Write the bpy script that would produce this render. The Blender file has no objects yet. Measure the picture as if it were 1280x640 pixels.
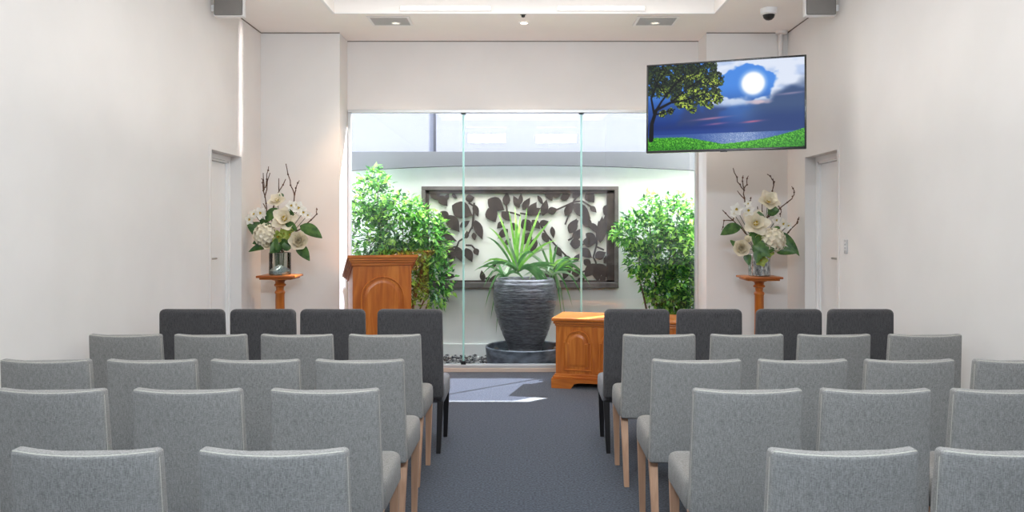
import bpy, bmesh, math, random
import numpy as np
from mathutils import Vector, Matrix, noise

R = random.Random(7)
sc = bpy.context.scene
COL = sc.collection
H = 1.65                       # camera height
F = 1000.0                     # focal length in pixels of the 1280 wide frame
VX, VY = 650.0, 283.0          # vanishing point of the room
def P(x, y, k):                # a point at scale k (pixels per metre)
    return Vector(((x - VX) / k, F / k, H + (VY - y) / k))
def lin(r, g, b):
    f = lambda c: (c / 255 / 12.92) if c / 255 <= .04045 else ((c / 255 + .055) / 1.055) ** 2.4
    return (f(r), f(g), f(b), 1)

# ------------------------------------------------------------------ materials
def mat(name, col, rough=.6, metal=0, spec=.5):
    m = bpy.data.materials.new(name); m.use_nodes = True
    b = m.node_tree.nodes['Principled BSDF']
    b.inputs['Base Color'].default_value = col
    b.inputs['Roughness'].default_value = rough
    b.inputs['Metallic'].default_value = metal
    b.inputs['Specular IOR Level'].default_value = spec
    return m
def noisy(name, c1, c2, scale=(20, 20, 20), detail=4, rough=.7, bump=.0, dist=.01, lo=.35, hi=.65, metal=0, spec=.4, bscale=None):
    m = mat(name, c1, rough, metal, spec); nt = m.node_tree; N = nt.nodes; L = nt.links
    b = N['Principled BSDF']
    tc = N.new('ShaderNodeTexCoord'); mp = N.new('ShaderNodeMapping'); mp.inputs['Scale'].default_value = scale
    L.new(tc.outputs['Object'], mp.inputs['Vector'])
    no = N.new('ShaderNodeTexNoise'); no.inputs['Scale'].default_value = 1; no.inputs['Detail'].default_value = detail
    L.new(mp.outputs[0], no.inputs['Vector'])
    cr = N.new('ShaderNodeValToRGB'); e = cr.color_ramp.elements
    e[0].position = lo; e[0].color = c1; e[1].position = hi; e[1].color = c2
    L.new(no.outputs['Fac'], cr.inputs[0]); L.new(cr.outputs[0], b.inputs['Base Color'])
    if bump:
        src = no
        if bscale:
            src = N.new('ShaderNodeTexNoise'); src.inputs['Scale'].default_value = bscale; src.inputs['Detail'].default_value = 3
            L.new(tc.outputs['Object'], src.inputs['Vector'])
        bp = N.new('ShaderNodeBump'); bp.inputs['Strength'].default_value = bump; bp.inputs['Distance'].default_value = dist
        L.new(src.outputs['Fac'], bp.inputs['Height']); L.new(bp.outputs[0], b.inputs['Normal'])
    return m
def wood(name, c1, c2, c3, axis='z', rough=.32, s=1.0):
    m = mat(name, c1, rough); nt = m.node_tree; N = nt.nodes; L = nt.links; b = N['Principled BSDF']
    tc = N.new('ShaderNodeTexCoord'); mp = N.new('ShaderNodeMapping')
    mp.inputs['Scale'].default_value = (9*s, 9*s, 1.1*s) if axis == 'z' else (1.1*s, 9*s, 9*s)
    L.new(tc.outputs['Object'], mp.inputs['Vector'])
    n1 = N.new('ShaderNodeTexNoise'); n1.inputs['Scale'].default_value = 1.3; n1.inputs['Detail'].default_value = 5; n1.inputs['Distortion'].default_value = 1.4
    L.new(mp.outputs[0], n1.inputs['Vector'])
    mp2 = N.new('ShaderNodeMapping'); mp2.inputs['Scale'].default_value = (160, 160, 5) if axis == 'z' else (5, 160, 160)
    L.new(tc.outputs['Object'], mp2.inputs['Vector'])
    n2 = N.new('ShaderNodeTexNoise'); n2.inputs['Scale'].default_value = 1; L.new(mp2.outputs[0], n2.inputs['Vector'])
    cr = N.new('ShaderNodeValToRGB'); e = cr.color_ramp.elements
    e[0].position = .3; e[0].color = c1; e[1].position = .7; e[1].color = c3
    q = cr.color_ramp.elements.new(.5); q.color = c2
    mx = N.new('ShaderNodeMath'); mx.operation = 'MULTIPLY_ADD'; mx.inputs[1].default_value = .25
    sb = N.new('ShaderNodeMath'); sb.operation = 'SUBTRACT'; sb.inputs[1].default_value = .125
    L.new(n1.outputs['Fac'], sb.inputs[0]); L.new(n2.outputs['Fac'], mx.inputs[0]); L.new(sb.outputs[0], mx.inputs[2])
    L.new(mx.outputs[0], cr.inputs[0]); L.new(cr.outputs[0], b.inputs['Base Color'])
    return m
def fabric(name, c1, c2, bump=.25):
    m = mat(name, c1, .9, 0, .15); nt = m.node_tree; N = nt.nodes; L = nt.links; b = N['Principled BSDF']
    tc = N.new('ShaderNodeTexCoord')
    def nz(sx, sy, sz, d=2):
        mp = N.new('ShaderNodeMapping'); mp.inputs['Scale'].default_value = (sx, sy, sz); L.new(tc.outputs['Object'], mp.inputs['Vector'])
        n = N.new('ShaderNodeTexNoise'); n.inputs['Scale'].default_value = 1; n.inputs['Detail'].default_value = d; L.new(mp.outputs[0], n.inputs['Vector']); return n
    a = nz(420, 420, 28); c = nz(120, 120, 500)
    ad = N.new('ShaderNodeMath'); ad.operation = 'ADD'; L.new(a.outputs['Fac'], ad.inputs[0]); L.new(c.outputs['Fac'], ad.inputs[1])
    hf = N.new('ShaderNodeMath'); hf.operation = 'MULTIPLY'; hf.inputs[1].default_value = .5; L.new(ad.outputs[0], hf.inputs[0])
    cr = N.new('ShaderNodeValToRGB'); e = cr.color_ramp.elements
    e[0].position = .36; e[0].color = c1; e[1].position = .64; e[1].color = c2
    L.new(hf.outputs[0], cr.inputs[0]); L.new(cr.outputs[0], b.inputs['Base Color'])
    bp = N.new('ShaderNodeBump'); bp.inputs['Strength'].default_value = bump; bp.inputs['Distance'].default_value = .002
    L.new(hf.outputs[0], bp.inputs['Height']); L.new(bp.outputs[0], b.inputs['Normal'])
    b.inputs['Sheen Weight'].default_value = .12; b.inputs['Sheen Roughness'].default_value = .5
    return m
def emit(name, col, s):
    m = mat(name, col, .5); b = m.node_tree.nodes['Principled BSDF']
    b.inputs['Emission Color'].default_value = col; b.inputs['Emission Strength'].default_value = s
    return m
def leafy(name, c1, c2, trans=.4, scale=30, rough=.4):
    m = noisy(name, c1, c2, (scale, scale, scale), rough=rough, spec=.45); nt = m.node_tree; N = nt.nodes; L = nt.links
    b = N['Principled BSDF']; t = N.new('ShaderNodeBsdfTranslucent'); mx = N.new('ShaderNodeMixShader'); mx.inputs[0].default_value = trans
    src = b.inputs['Base Color'].links[0].from_socket; L.new(src, t.inputs['Color'])
    L.new(b.outputs[0], mx.inputs[1]); L.new(t.outputs[0], mx.inputs[2]); L.new(mx.outputs[0], N['Material Output'].inputs['Surface'])
    return m
def thin_glass(name, tint, refl=1.0, ior=1.5, rough=0.0):
    m = bpy.data.materials.new(name); m.use_nodes = True; nt = m.node_tree; N = nt.nodes; L = nt.links
    N.remove(N['Principled BSDF'])
    t = N.new('ShaderNodeBsdfTransparent'); t.inputs['Color'].default_value = tint
    g = N.new('ShaderNodeBsdfGlossy'); g.inputs['Roughness'].default_value = rough
    fr = N.new('ShaderNodeFresnel'); fr.inputs['IOR'].default_value = ior
    ml = N.new('ShaderNodeMath'); ml.operation = 'MULTIPLY'; ml.inputs[1].default_value = refl; ml.use_clamp = True
    mx = N.new('ShaderNodeMixShader'); L.new(fr.outputs[0], ml.inputs[0]); L.new(ml.outputs[0], mx.inputs[0])
    L.new(t.outputs[0], mx.inputs[1]); L.new(g.outputs[0], mx.inputs[2]); L.new(mx.outputs[0], N['Material Output'].inputs['Surface'])
    return m

M = {}
M['wall'] = noisy('wall_paint', lin(221, 218, 215), lin(226, 223, 220), (1.5, 1.5, 1.5), rough=.75, spec=.25, bump=.04, dist=.002, bscale=180)
M['ceil'] = noisy('ceiling_paint', lin(240, 236, 232), lin(244, 240, 236), (1.2, 1.2, 1.2), rough=.85, spec=.2)
M['white'] = mat('white_gloss_paint', lin(232, 231, 230), .35)
M['gap'] = mat('shadow_line_grey', lin(120, 112, 106), .9)
M['carpet'] = noisy('carpet', lin(46, 51, 59), lin(88, 95, 106), (70, 70, 70), detail=6, rough=.95, bump=.5, dist=.006, spec=.1, lo=.3, hi=.7)
M['carpet'].node_tree.nodes['Principled BSDF'].inputs['Sheen Weight'].default_value = .25
M['carpet'].node_tree.nodes['Principled BSDF'].inputs['Sheen Roughness'].default_value = .35
M['fab_light'] = fabric('grey_weave', lin(112, 111, 109), lin(154, 153, 150))
M['fab_dark'] = fabric('charcoal_weave', lin(50, 49, 51), lin(88, 87, 88))
M['fab_pipe'] = fabric('grey_seam', lin(160, 158, 148), lin(188, 186, 176))
M['oak'] = wood('pale_oak', lin(178, 138, 112), lin(192, 152, 124), lin(206, 168, 140), rough=.45)
M['black_leg'] = mat('black_lacquer', lin(26, 25, 27), .4)
M['timber'] = wood('honey_timber', lin(156, 80, 26), lin(178, 100, 36), lin(198, 122, 52))
M['timber_h'] = wood('honey_timber_long', lin(156, 80, 26), lin(178, 100, 36), lin(198, 122, 52), axis='x')
M['glass'] = thin_glass('window_glass', (.97, .985, .98, 1), 1.6)
M['gedge'] = mat('glass_edge_green', lin(176, 232, 226), .2)
M['gedge'].node_tree.nodes['Principled BSDF'].inputs['Transmission Weight'].default_value = .25
M['alu'] = mat('satin_aluminium', lin(205, 206, 206), .4, .55)
M['sill'] = mat('sill_strip', lin(198, 184, 172), .45)
M['black'] = mat('black_plastic', lin(16, 16, 18), .35)
M['bezel'] = mat('black_bezel', lin(12, 12, 14), .25)
M['grey_grille'] = noisy('speaker_mesh', lin(118, 114, 110), lin(142, 138, 134), (350, 350, 350), rough=.8)
M['vent'] = mat('vent_grey', lin(190, 190, 190), .6)
M['ventdark'] = mat('vent_shadow', lin(120, 120, 122), .8)
M['chrome'] = mat('brushed_steel', lin(190, 188, 186), .3, .9)
M['render'] = noisy('courtyard_render', lin(236, 238, 235), lin(243, 245, 242), (3, 3, 3), rough=.85, spec=.2, bump=.08, dist=.004, bscale=120)
M['beam'] = mat('grey_blue_beam', lin(84, 87, 92), .6)
M['bronze'] = noisy('dark_bronze_sheet', lin(46, 38, 35), lin(68, 58, 53), (8, 8, 8), rough=.5, metal=.3)
M['artframe'] = noisy('dark_frame', lin(74, 68, 66), lin(96, 90, 86), (10, 10, 10), rough=.5)
M['artback'] = mat('art_backing', lin(226, 224, 214), .7)
M['pot'] = noisy('dark_glazed_pot', lin(52, 52, 55), lin(116, 116, 121), (14, 14, 60), detail=6, rough=.33, bump=.7, dist=.01, spec=.8)
M['basin'] = noisy('black_basin', lin(60, 66, 74), lin(120, 128, 138), (7, 7, 18), detail=5, rough=.4, spec=.6)
M['water'] = mat('dark_water', lin(52, 58, 64), .06, 0, .8)
M['soil'] = noisy('soil', lin(38, 31, 25), lin(68, 56, 46), (40, 40, 40), rough=.95)
M['pebble'] = noisy('pebbles', lin(40, 40, 42), lin(215, 212, 205), (16, 16, 16), detail=1, rough=.6, lo=.4, hi=.72)
M['rock'] = noisy('wet_rock', lin(44, 40, 38), lin(96, 88, 82), (25, 25, 25), rough=.5, bump=.6, dist=.01)
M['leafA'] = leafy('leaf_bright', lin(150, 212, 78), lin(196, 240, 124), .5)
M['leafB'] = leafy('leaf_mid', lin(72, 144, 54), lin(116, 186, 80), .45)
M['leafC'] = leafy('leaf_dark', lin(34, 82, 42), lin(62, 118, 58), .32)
M['bark'] = noisy('bark', lin(70, 56, 44), lin(104, 86, 68), (30, 30, 30), rough=.9)
M['yucA'] = leafy('sword_leaf_bright', lin(140, 214, 84), lin(184, 238, 120), .5, 12)
M['yucB'] = leafy('sword_leaf_green', lin(86, 142, 82), lin(128, 182, 112), .4, 12)
M['yucC'] = leafy('sword_leaf_pale', lin(150, 178, 140), lin(190, 208, 172), .35, 12)
M['twig'] = noisy('twig_bark', lin(62, 42, 32), lin(108, 80, 64), (60, 60, 60), rough=.85)
M['petal'] = leafy('cream_petal', lin(236, 228, 205), lin(246, 240, 224), .25, 25, .6)
M['petalw'] = leafy('ivory_petal', lin(238, 236, 226), lin(248, 246, 240), .25, 25, .6)
M['stamen'] = mat('yellow_stamen', lin(196, 170, 62), .7)
M['lime'] = leafy('lime_petal', lin(150, 168, 74), lin(188, 200, 110), .3, 40, .6)
M['fleaf'] = leafy('glossy_dark_leaf', lin(46, 82, 44), lin(86, 122, 60), .15, 18, .4)
M['stem'] = mat('green_stem', lin(58, 84, 48), .6)
M['vase_clear'] = thin_glass('clear_vase_glass', (.80, .88, .86, 1), 1.5)
M['vase_silver'] = noisy('mottled_silver_glass', lin(120, 128, 130), lin(206, 212, 212), (40, 40, 22), rough=.15, metal=.75, lo=.38, hi=.6)
M['crystal'] = noisy('crushed_glass', lin(176, 182, 184), lin(235, 240, 242), (90, 90, 90), rough=.2)
M['lens'] = emit('lamp_lens', (1, .9, .74, 1), 9)
M['tube'] = emit('warm_tube', (1, .86, .66, 1), 3)

# translucent sheet over the courtyard wall
def sheet(name, tint, t_fac):
    m = bpy.data.materials.new(name); m.use_nodes = True; nt = m.node_tree; N = nt.nodes; L = nt.links
    N.remove(N['Principled BSDF'])
    a = N.new('ShaderNodeBsdfTranslucent'); a.inputs['Color'].default_value = tint
    d = N.new('ShaderNodeBsdfDiffuse'); d.inputs['Color'].default_value = tint
    t = N.new('ShaderNodeBsdfTransparent'); t.inputs['Color'].default_value = (.85, .88, 1, 1)
    m1 = N.new('ShaderNodeMixShader'); m1.inputs[0].default_value = .4; L.new(a.outputs[0], m1.inputs[1]); L.new(d.outputs[0], m1.inputs[2])
    m2 = N.new('ShaderNodeMixShader'); m2.inputs[0].default_value = t_fac; L.new(m1.outputs[0], m2.inputs[1]); L.new(t.outputs[0], m2.inputs[2])
    L.new(m2.outputs[0], N['Material Output'].inputs['Surface'])
    return m
M['sheet'] = sheet('opal_sheet', (.15, .154, .17, 1), .5)

# ------------------------------------------------------------------ mesh helpers
def obj(name, bm, m, parent=None, smooth=False, loc=None):
    me = bpy.data.meshes.new(name); bmesh.ops.recalc_face_normals(bm, faces=bm.faces); bm.to_mesh(me); bm.free()
    for mm in (m if isinstance(m, (list, tuple)) else [m]): me.materials.append(mm)
    if smooth:
        me.polygons.foreach_set('use_smooth', [True] * len(me.polygons))
        if smooth != 'all': me.set_sharp_from_angle(angle=math.radians(38))
    o = bpy.data.objects.new(name, me); COL.objects.link(o)
    if parent: o.parent = parent
    if loc is not None: o.location = loc
    return o
def leafobj(name, bm, mats, parent=None, smooth=True):     # open surfaces: keep the normals as built
    me = bpy.data.meshes.new(name); bm.to_mesh(me); bm.free()
    for mm in mats: me.materials.append(mm)
    if smooth: me.polygons.foreach_set('use_smooth', [True] * len(me.polygons))
    o = bpy.data.objects.new(name, me); COL.objects.link(o)
    if parent: o.parent = parent
    return o
def thing(name, label, cat, loc=(0, 0, 0), rz=0, group=None):
    o = bpy.data.objects.new(name, None); o.empty_display_size = .1; COL.objects.link(o)
    o.location = loc; o.rotation_euler = (0, 0, rz)
    if label: o['label'] = label; o['category'] = cat
    if group: o['group'] = group
    return o
def tag(o, label, cat, group=None, kind=None):
    o['label'] = label; o['category'] = cat
    if group: o['group'] = group
    if kind: o['kind'] = kind
    return o
def struct(name, bm, m, **k):
    o = obj(name, bm, m, **k); o['kind'] = 'structure'; return o
def box(bm, x0, x1, y0, y1, z0, z1, bev=0, mi=0, seg=2):
    vs = [bm.verts.new((x, y, z)) for x in (x0, x1) for y in (y0, y1) for z in (z0, z1)]
    fs = [bm.faces.new([vs[i] for i in q]) for q in ((0, 1, 3, 2), (4, 6, 7, 5), (0, 4, 5, 1), (2, 3, 7, 6), (0, 2, 6, 4), (1, 5, 7, 3))]
    for f in fs: f.material_index = mi
    if bev:
        es = list({e for f in fs for e in f.edges})
        r = bmesh.ops.bevel(bm, geom=es, offset=bev, segments=seg, affect='EDGES', profile=.5)
        for f in r['faces']: f.material_index = mi
    return vs
def loft(bm, loops, cap=True, mi=0):
    rows = [[bm.verts.new(p) for p in lp] for lp in loops]; n = len(rows[0])
    for a, b in zip(rows, rows[1:]):
        for i in range(n):
            f = bm.faces.new((a[i], a[(i + 1) % n], b[(i + 1) % n], b[i])); f.material_index = mi
    if cap:
        for r in (rows[0], rows[-1]):
            f = bm.faces.new(r); f.material_index = mi
def lathe(bm, prof, n=32, c=(0, 0, 0), cap=True, mi=0):
    loft(bm, [[(c[0] + r * math.cos(2 * math.pi * i / n), c[1] + r * math.sin(2 * math.pi * i / n), c[2] + z) for i in range(n)] for r, z in prof], cap, mi)
def tube(bm, pts, rad, n=6, mi=0):
    pts = [Vector(p) for p in pts]; loops = []
    for i, p in enumerate(pts):
        d = (pts[min(i + 1, len(pts) - 1)] - pts[max(i - 1, 0)]).normalized()
        u = d.cross(Vector((0, 1, 0)) if abs(d.y) < .9 else Vector((1, 0, 0))).normalized(); v = d.cross(u)
        r = rad[i] if isinstance(rad, (list, tuple)) else rad
        loops.append([p + r * (math.cos(2 * math.pi * j / n) * u + math.sin(2 * math.pi * j / n) * v) for j in range(n)])
    loft(bm, loops, True, mi)
def prism(bm, poly, y0, y1, mi=0):             # polygon in x,z swept along y
    loft(bm, [[(x, y0, z) for x, z in poly], [(x, y1, z) for x, z in poly]], True, mi)
def square_leg(bm, top, bot, st, sb):
    loft(bm, [[(c[0] + a * s, c[1] + b * s, c[2]) for a, b in ((-1, -1), (1, -1), (1, 1), (-1, 1))] for c, s in ((top, st / 2), (bot, sb / 2))])
def rrect(w, t, r, nc=4, nx=8):
    pts = []
    hx, hy = w / 2, t / 2; r = min(r, hx * .98, hy * .98)
    for cx, cy, a0 in ((hx - r, -hy + r, -90), (hx - r, hy - r, 0), (-hx + r, hy - r, 90), (-hx + r, -hy + r, 180)):
        for i in range(nc + 1):
            a = math.radians(a0 + 90 * i / nc); pts.append((cx + r * math.cos(a), cy + r * math.sin(a)))
        if cy > 0 and cx > 0 or cy < 0 and cx < 0:       # subdivide the long side that follows
            s = 1 if cx < 0 else -1; x0 = pts[-1][0]; y = pts[-1][1]
            for i in range(1, nx): pts.append((x0 + s * i * (2 * hx - 2 * r) / nx, y))
    return pts

# ------------------------------------------------------------------ camera
cd = bpy.data.cameras.new('camera'); cam = bpy.data.objects.new('camera', cd); COL.objects.link(cam)
cam.location = (0, 0, H); cam.rotation_euler = (math.pi / 2, 0, 0)
cd.sensor_width = 36; cd.lens = F / 1280 * 36
cd.shift_x = -(VX - 640) / 1280; cd.shift_y = -(320 - VY) / 1280
cd.clip_start = .05; cd.clip_end = 200
sc.camera = cam

# ------------------------------------------------------------------ room shell
XL, XR, ZC = -2.81, 2.90, 3.75
YB = -3.2
KC, KG = 115.3, 110.3
YC, YG = F / KC, F / KG                       # alcove walls, glazed wall
OL, OR = -1.955, 2.022
ZH = 2.974                                    # head of the glazing
bm = bmesh.new(); box(bm, XL - .3, XR + .3, YB, YG + .05, -.12, 0); struct('floor', bm, M['carpet'])
HX0, HX1, HY0, HY1 = -1.82, 1.907, .95, F / 127.4    # light recess
bm = bmesh.new()
box(bm, XL - .2, HX0, YB, YG, ZC, ZC + .15); box(bm, HX1, XR + .2, YB, YG, ZC, ZC + .15)
box(bm, HX0, HX1, HY1, YG, ZC, ZC + .15); box(bm, HX0, HX1, YB, HY0, ZC, ZC + .15)
box(bm, HX0 - .1, HX0, HY0 - .1, HY1 + .1, ZC + .15, ZC + .45); box(bm, HX1, HX1 + .1, HY0 - .1, HY1 + .1, ZC + .15, ZC + .45)
box(bm, HX0, HX1, HY1, HY1 + .1, ZC + .15, ZC + .45); box(bm, HX0, HX1, HY0 - .1, HY0, ZC + .15, ZC + .45)
box(bm, HX0 - .1, HX1 + .1, HY0 - .1, HY1 + .1, ZC + .45, ZC + .55)
struct('ceiling', bm, M['ceil'])
bm = bmesh.new(); w = .012                     # white bead round the recess
box(bm, HX0 - .03, HX1 + .03, HY1 - .0, HY1 + .03, ZC - w, ZC); box(bm, HX0 - .03, HX0, HY0, HY1, ZC - w, ZC); box(bm, HX1, HX1 + .03, HY0, HY1, ZC - w, ZC)
struct('trim_1', bm, M['white'])
DL0, DL1 = F / 137.4, F / 124.2               # left door opening along the wall
DR0, DR1 = F / 136.9, F / 123.1
DT = 2.35
bm = bmesh.new()
box(bm, XL - .25, XL, YB, DL0, 0, ZC); box(bm, XL - .25, XL, DL1, YC + .3, 0, ZC); box(bm, XL - .25, XL, DL0, DL1, DT, ZC)
struct('wall_left', bm, M['wall'])
bm = bmesh.new()
box(bm, XR, XR + .25, YB, DR0, 0, ZC); box(bm, XR, XR + .25, DR1, YC + .3, 0, ZC); box(bm, XR, XR + .25, DR0, DR1, DT, ZC)
struct('wall_right', bm, M['wall'])
bm = bmesh.new(); box(bm, XL, OL, YC, YG + .2, 0, ZC); struct('wall_front_left', bm, M['wall'])
bm = bmesh.new(); box(bm, OR, XR, YC, YG + .2, 0, ZC); struct('wall_front_right', bm, M['wall'])
bm = bmesh.new(); box(bm, OL, OR, YG, YG + .07, ZH, ZC + .15); struct('wall_front', bm, M['wall'])
# rear wall behind the camera with two daylight windows
bm = bmesh.new()
WN = [(-2.3, -.9, 2.38), (1.3, 2.4, .76)]; wz1 = 2.76
box(bm, XL, XR, YB - .2, YB, wz1, ZC)
for a, b in ((XL, WN[0][0]), (WN[0][1], WN[1][0]), (WN[1][1], XR)): box(bm, a, b, YB - .2, YB, 0, wz1)
for a, b, z in WN: box(bm, a, b, YB - .2, YB, 0, z)
struct('wall_rear', bm, M['wall'])
for i, (a, b, wz0) in enumerate(WN):
    bm = bmesh.new()
    for q in (a, (a + b) / 2 - .025, b - .05): box(bm, q, q + .05, YB - .12, YB - .06, wz0, wz1)
    box(bm, a, b, YB - .12, YB - .06, wz0, wz0 + .05); box(bm, a, b, YB - .12, YB - .06, wz1 - .05, wz1)
    struct('window_%d' % (i + 2), bm, M['white'])
# shadow line under the ceiling painted as grey strips; skirting
bm = bmesh.new(); g = .008
box(bm, XL, XL + g, 3, YC, ZC - g, ZC); box(bm, XR - g, XR, 3, YC, ZC - g, ZC)
box(bm, XL, OL, YC - g, YC, ZC - g, ZC); box(bm, OR, XR, YC - g, YC, ZC - g, ZC); box(bm, OL, OR, YG - g, YG, ZC - g, ZC)
struct('trim_2', bm, M['gap'])
bm = bmesh.new(); box(bm, XL, XL + .015, YB, DL0 - .01, 0, .1); box(bm, XL, XL + .015, DL1 + .01, YC, 0, .1); struct('baseboard_left', bm, M['white'])
bm = bmesh.new(); box(bm, XR - .015, XR, YB, DR0 - .01, 0, .1); box(bm, XR - .015, XR, DR1 + .01, YC, 0, .1); struct('baseboard_right', bm, M['white'])
bm = bmesh.new(); box(bm, XL + .015, OL, YC - .015, YC, 0, .1); box(bm, OR, XR - .015, YC - .015, YC, 0, .1); struct('baseboard_front', bm, M['white'])

def door(n, s, X, y0, y1):                     # s = -1 left wall, +1 right wall
    r = thing('door_%d' % n, None, None, (X, y0, 0)); r['kind'] = 'structure'
    W = y1 - y0
    def bx(bm, d0, d1, a0, a1, z0, z1, bev=.003):
        xs = sorted((s * d0, s * d1)); box(bm, xs[0], xs[1], a0, a1, z0, z1, bev)
    bm = bmesh.new()
    bx(bm, .10, .22, W - .04, W, 0, DT); bx(bm, .10, .22, 0, .04, 0, DT); bx(bm, .10, .22, .04, W - .04, DT - .05, DT)
    bx(bm, .115, .22, W - .055, W - .04, 0, DT - .05); bx(bm, .115, .22, .04, W - .04, DT - .07, DT - .05)
    obj('door_frame', bm, M['white'], r)
    bm = bmesh.new(); bx(bm, .135, .175, .042, W - .057, .005, DT - .072); lf = obj('door_leaf', bm, M['white'], r)
    z = H - 40 / 131.5
    bm = bmesh.new(); yy = .17
    tube(bm, [(s * .137, yy, z), (s * .122, yy, z)], .026, 14); tube(bm, [(s * .135, yy, z), (s * .075, yy, z)], .010, 8); tube(bm, [(s * .078, yy - .006, z), (s * .075, yy + .155, z)], .010, 8)
    obj('lever_handle', bm, M['chrome'], r, True)
    bm = bmesh.new()                              # architrave bead on the room side
    bx(bm, -.006, .0, -.045, 0, 0, DT + .045, 0); bx(bm, -.006, 0, W, W + .045, 0, DT + .045, 0); bx(bm, -.006, 0, 0, W, DT, DT + .045, 0)
    obj('architrave', bm, M['wall'], r)
door(1, -1, XL, DL0, DL1); door(2, 1, XR, DR0, DR1)

# glazed wall onto the courtyard
win = thing('window_1', None, None, (0, YG, 0)); win['kind'] = 'structure'
J1, J2 = (579 - VX) / KG, (727 - VX) / KG
bm = bmesh.new(); box(bm, OL, OR, .0, .07, ZH - .035, ZH + .0, .004); obj('head_channel', bm, M['alu'], win)
bm = bmesh.new(); box(bm, OL, OR, -.01, .14, 0, .045, .003); obj('sill', bm, M['sill'], win)
bm = bmesh.new(); box(bm, OL, OR, .0, .10, .045, .08, .003); obj('sill_channel', bm, M['alu'], win)
for a in (OL, OR - .035):
    bm = bmesh.new(); box(bm, a, a + .035, .01, .07, .08, ZH - .035, .003); obj('jamb', bm, M['alu'], win)
for a, b in ((OL + .035, J1 - .006), (J1 + .006, J2 - .006), (J2 + .006, OR - .035)):
    bm = bmesh.new(); vs = [bm.verts.new(p) for p in ((a, .045, .08), (b, .045, .08), (b, .045, ZH - .035), (a, .045, ZH - .035))]; bm.faces.new(vs)
    leafobj('pane', bm, [M['glass']], win, False)
for a in (J1, J2):
    bm = bmesh.new(); box(bm, a - .011, a + .011, .035, .055, .08, ZH - .035); obj('glass_edge', bm, M['gedge'], win)
    for z in (.07, ZH - .05):
        bm = bmesh.new(); box(bm, a - .028, a + .028, .02, .07, z, z + .05, .006); obj('patch_fitting', bm, M['black'], win)

# ------------------------------------------------------------------ courtyard
KW = 97.0; YW = F / KW
CX0, CX1 = -2.75, 2.85
bm = bmesh.new(); box(bm, CX0 - .2, CX1 + .2, YG + .15, YW + .3, -.2, -.03); struct('ground', bm, M['soil'])
bm = bmesh.new(); box(bm, CX0 - .2, CX1 + .2, YW, YW + .18, -.03, 2.62); box(bm, CX0, CX1, YW - .035, YW, -.03, .14, .004); struct('wall_courtyard', bm, M['render'])
bm = bmesh.new(); box(bm, CX0 - .2, CX0, YG + .2, YW, -.03, 2.62); struct('wall_courtyard_left', bm, M['render'])
bm = bmesh.new(); box(bm, CX1, CX1 + .2, YG + .2, YW, -.03, 2.62); struct('wall_courtyard_right', bm, M['render'])
# curved fascia beam
KB = 99.0
bm = bmesh.new(); poly = []
for i in range(25):
    x = 415 + (895 - 415) * i / 24; t = (x - 655) / 215
    p = P(x, 206.5 + 6.5 * t * t, KB); poly.append((p.x, p.z))
zt = P(0, 189.5, KB).z
poly = [(CX0, poly[0][1])] + poly + [(CX1, poly[-1][1]), (CX1, zt), (CX0, zt)]
prism(bm, poly, F / KB, F / KB + .12); struct('trim_3', bm, M['beam'])
bm = bmesh.new(); box(bm, CX0, CX1, F / KB + .05, F / KB + .058, zt, 4.75); struct('trim_4', bm, M['sheet'])
bm = bmesh.new(); x = (543 - VX) / KB
for xx in (x, x - 1.9): box(bm, xx - .018, xx + .018, F / KB + .058, F / KB + .1, zt, 4.75)
struct('trim_5', bm, M['beam'])

# gravel
bm = bmesh.new(); rg = random.Random(3)
def pebble(bm, c, s, sub=1):
    mx = Matrix.Translation(c) @ Matrix.Rotation(rg.uniform(0, 6.3), 4, 'Z') @ Matrix.Diagonal((s * rg.uniform(.8, 1.3), s * rg.uniform(.7, 1), s * rg.uniform(.5, .8), 1))
    bmesh.ops.create_icosphere(bm, subdivisions=sub, radius=1, matrix=mx)
for i in range(1500):
    x, y = rg.uniform(-2.0, 2.0), rg.uniform(YG + .22, YW - .06)
    if math.hypot(x - .06, y - 9.62) < .5: continue
    pebble(bm, (x, y, rg.uniform(-.03, .005)), rg.uniform(.016, .032))
tag(obj('gravel_bed', bm, M['pebble'], None, True), 'mixed black and white pebbles along the foot of the courtyard wall', 'gravel', kind='stuff')

# basin, water and pot
bc = Vector((.06, 9.66, -.03))
t = thing('fountain_basin', 'low round black basin under the big ribbed pot in the courtyard', 'basin', bc)
bm = bmesh.new(); lathe(bm, [(.42, 0), (.455, .02), (.475, .19), (.478, .235), (.462, .245), (.448, .235), (.44, .06), (.3, .05)], 56); obj('shell', bm, M['basin'], t, True)
bm = bmesh.new(); lathe(bm, [(.441, .10), (.443, .135)], 48); obj('water', bm, M['water'], t, True)
pk = F / 9.66
r0 = .385
pz0 = .08
t = thing('potted_yucca', 'big dark ribbed pot of sword leaved plants standing in the round basin', 'potted plant', (bc.x, bc.y, pz0))
zr = P(0, 349, pk).z - pz0
prof = []
for i in range(150):
    u = i / 149
    if u < .1: r = .196 + .3 * (.1 - u) * .4
    else:
        q = (u - .1) / .9
        r = .198 + (.385 - .198) * (math.sin(min(q / .80, 1) * math.pi / 2) ** 1.05)
        if q > .80: r = .385 - .035 * ((q - .80) / .20) ** 2
    r += (.0016 * math.sin(u * 2 * math.pi * 9 + 2 * math.sin(u * 19)) + .0011 * math.sin(u * 150 + 3 * math.sin(u * 31))) * (1 if u > .08 else 0)
    prof.append((r, u * zr))
prof += [(.335, zr + .012), (.315, zr), (.30, zr - .08), (.1, zr - .08)]
bm = bmesh.new(); lathe(bm, prof, 64); obj('pot', bm, M['pot'], t, True)
bm = bmesh.new(); lathe(bm, [(.30, zr - .08), (.31, zr - .03), (.2, zr - .01), (.02, zr)], 32); obj('soil', bm, M['soil'], t, True)
potb = Vector((bc.x, bc.y, pz0))
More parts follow.
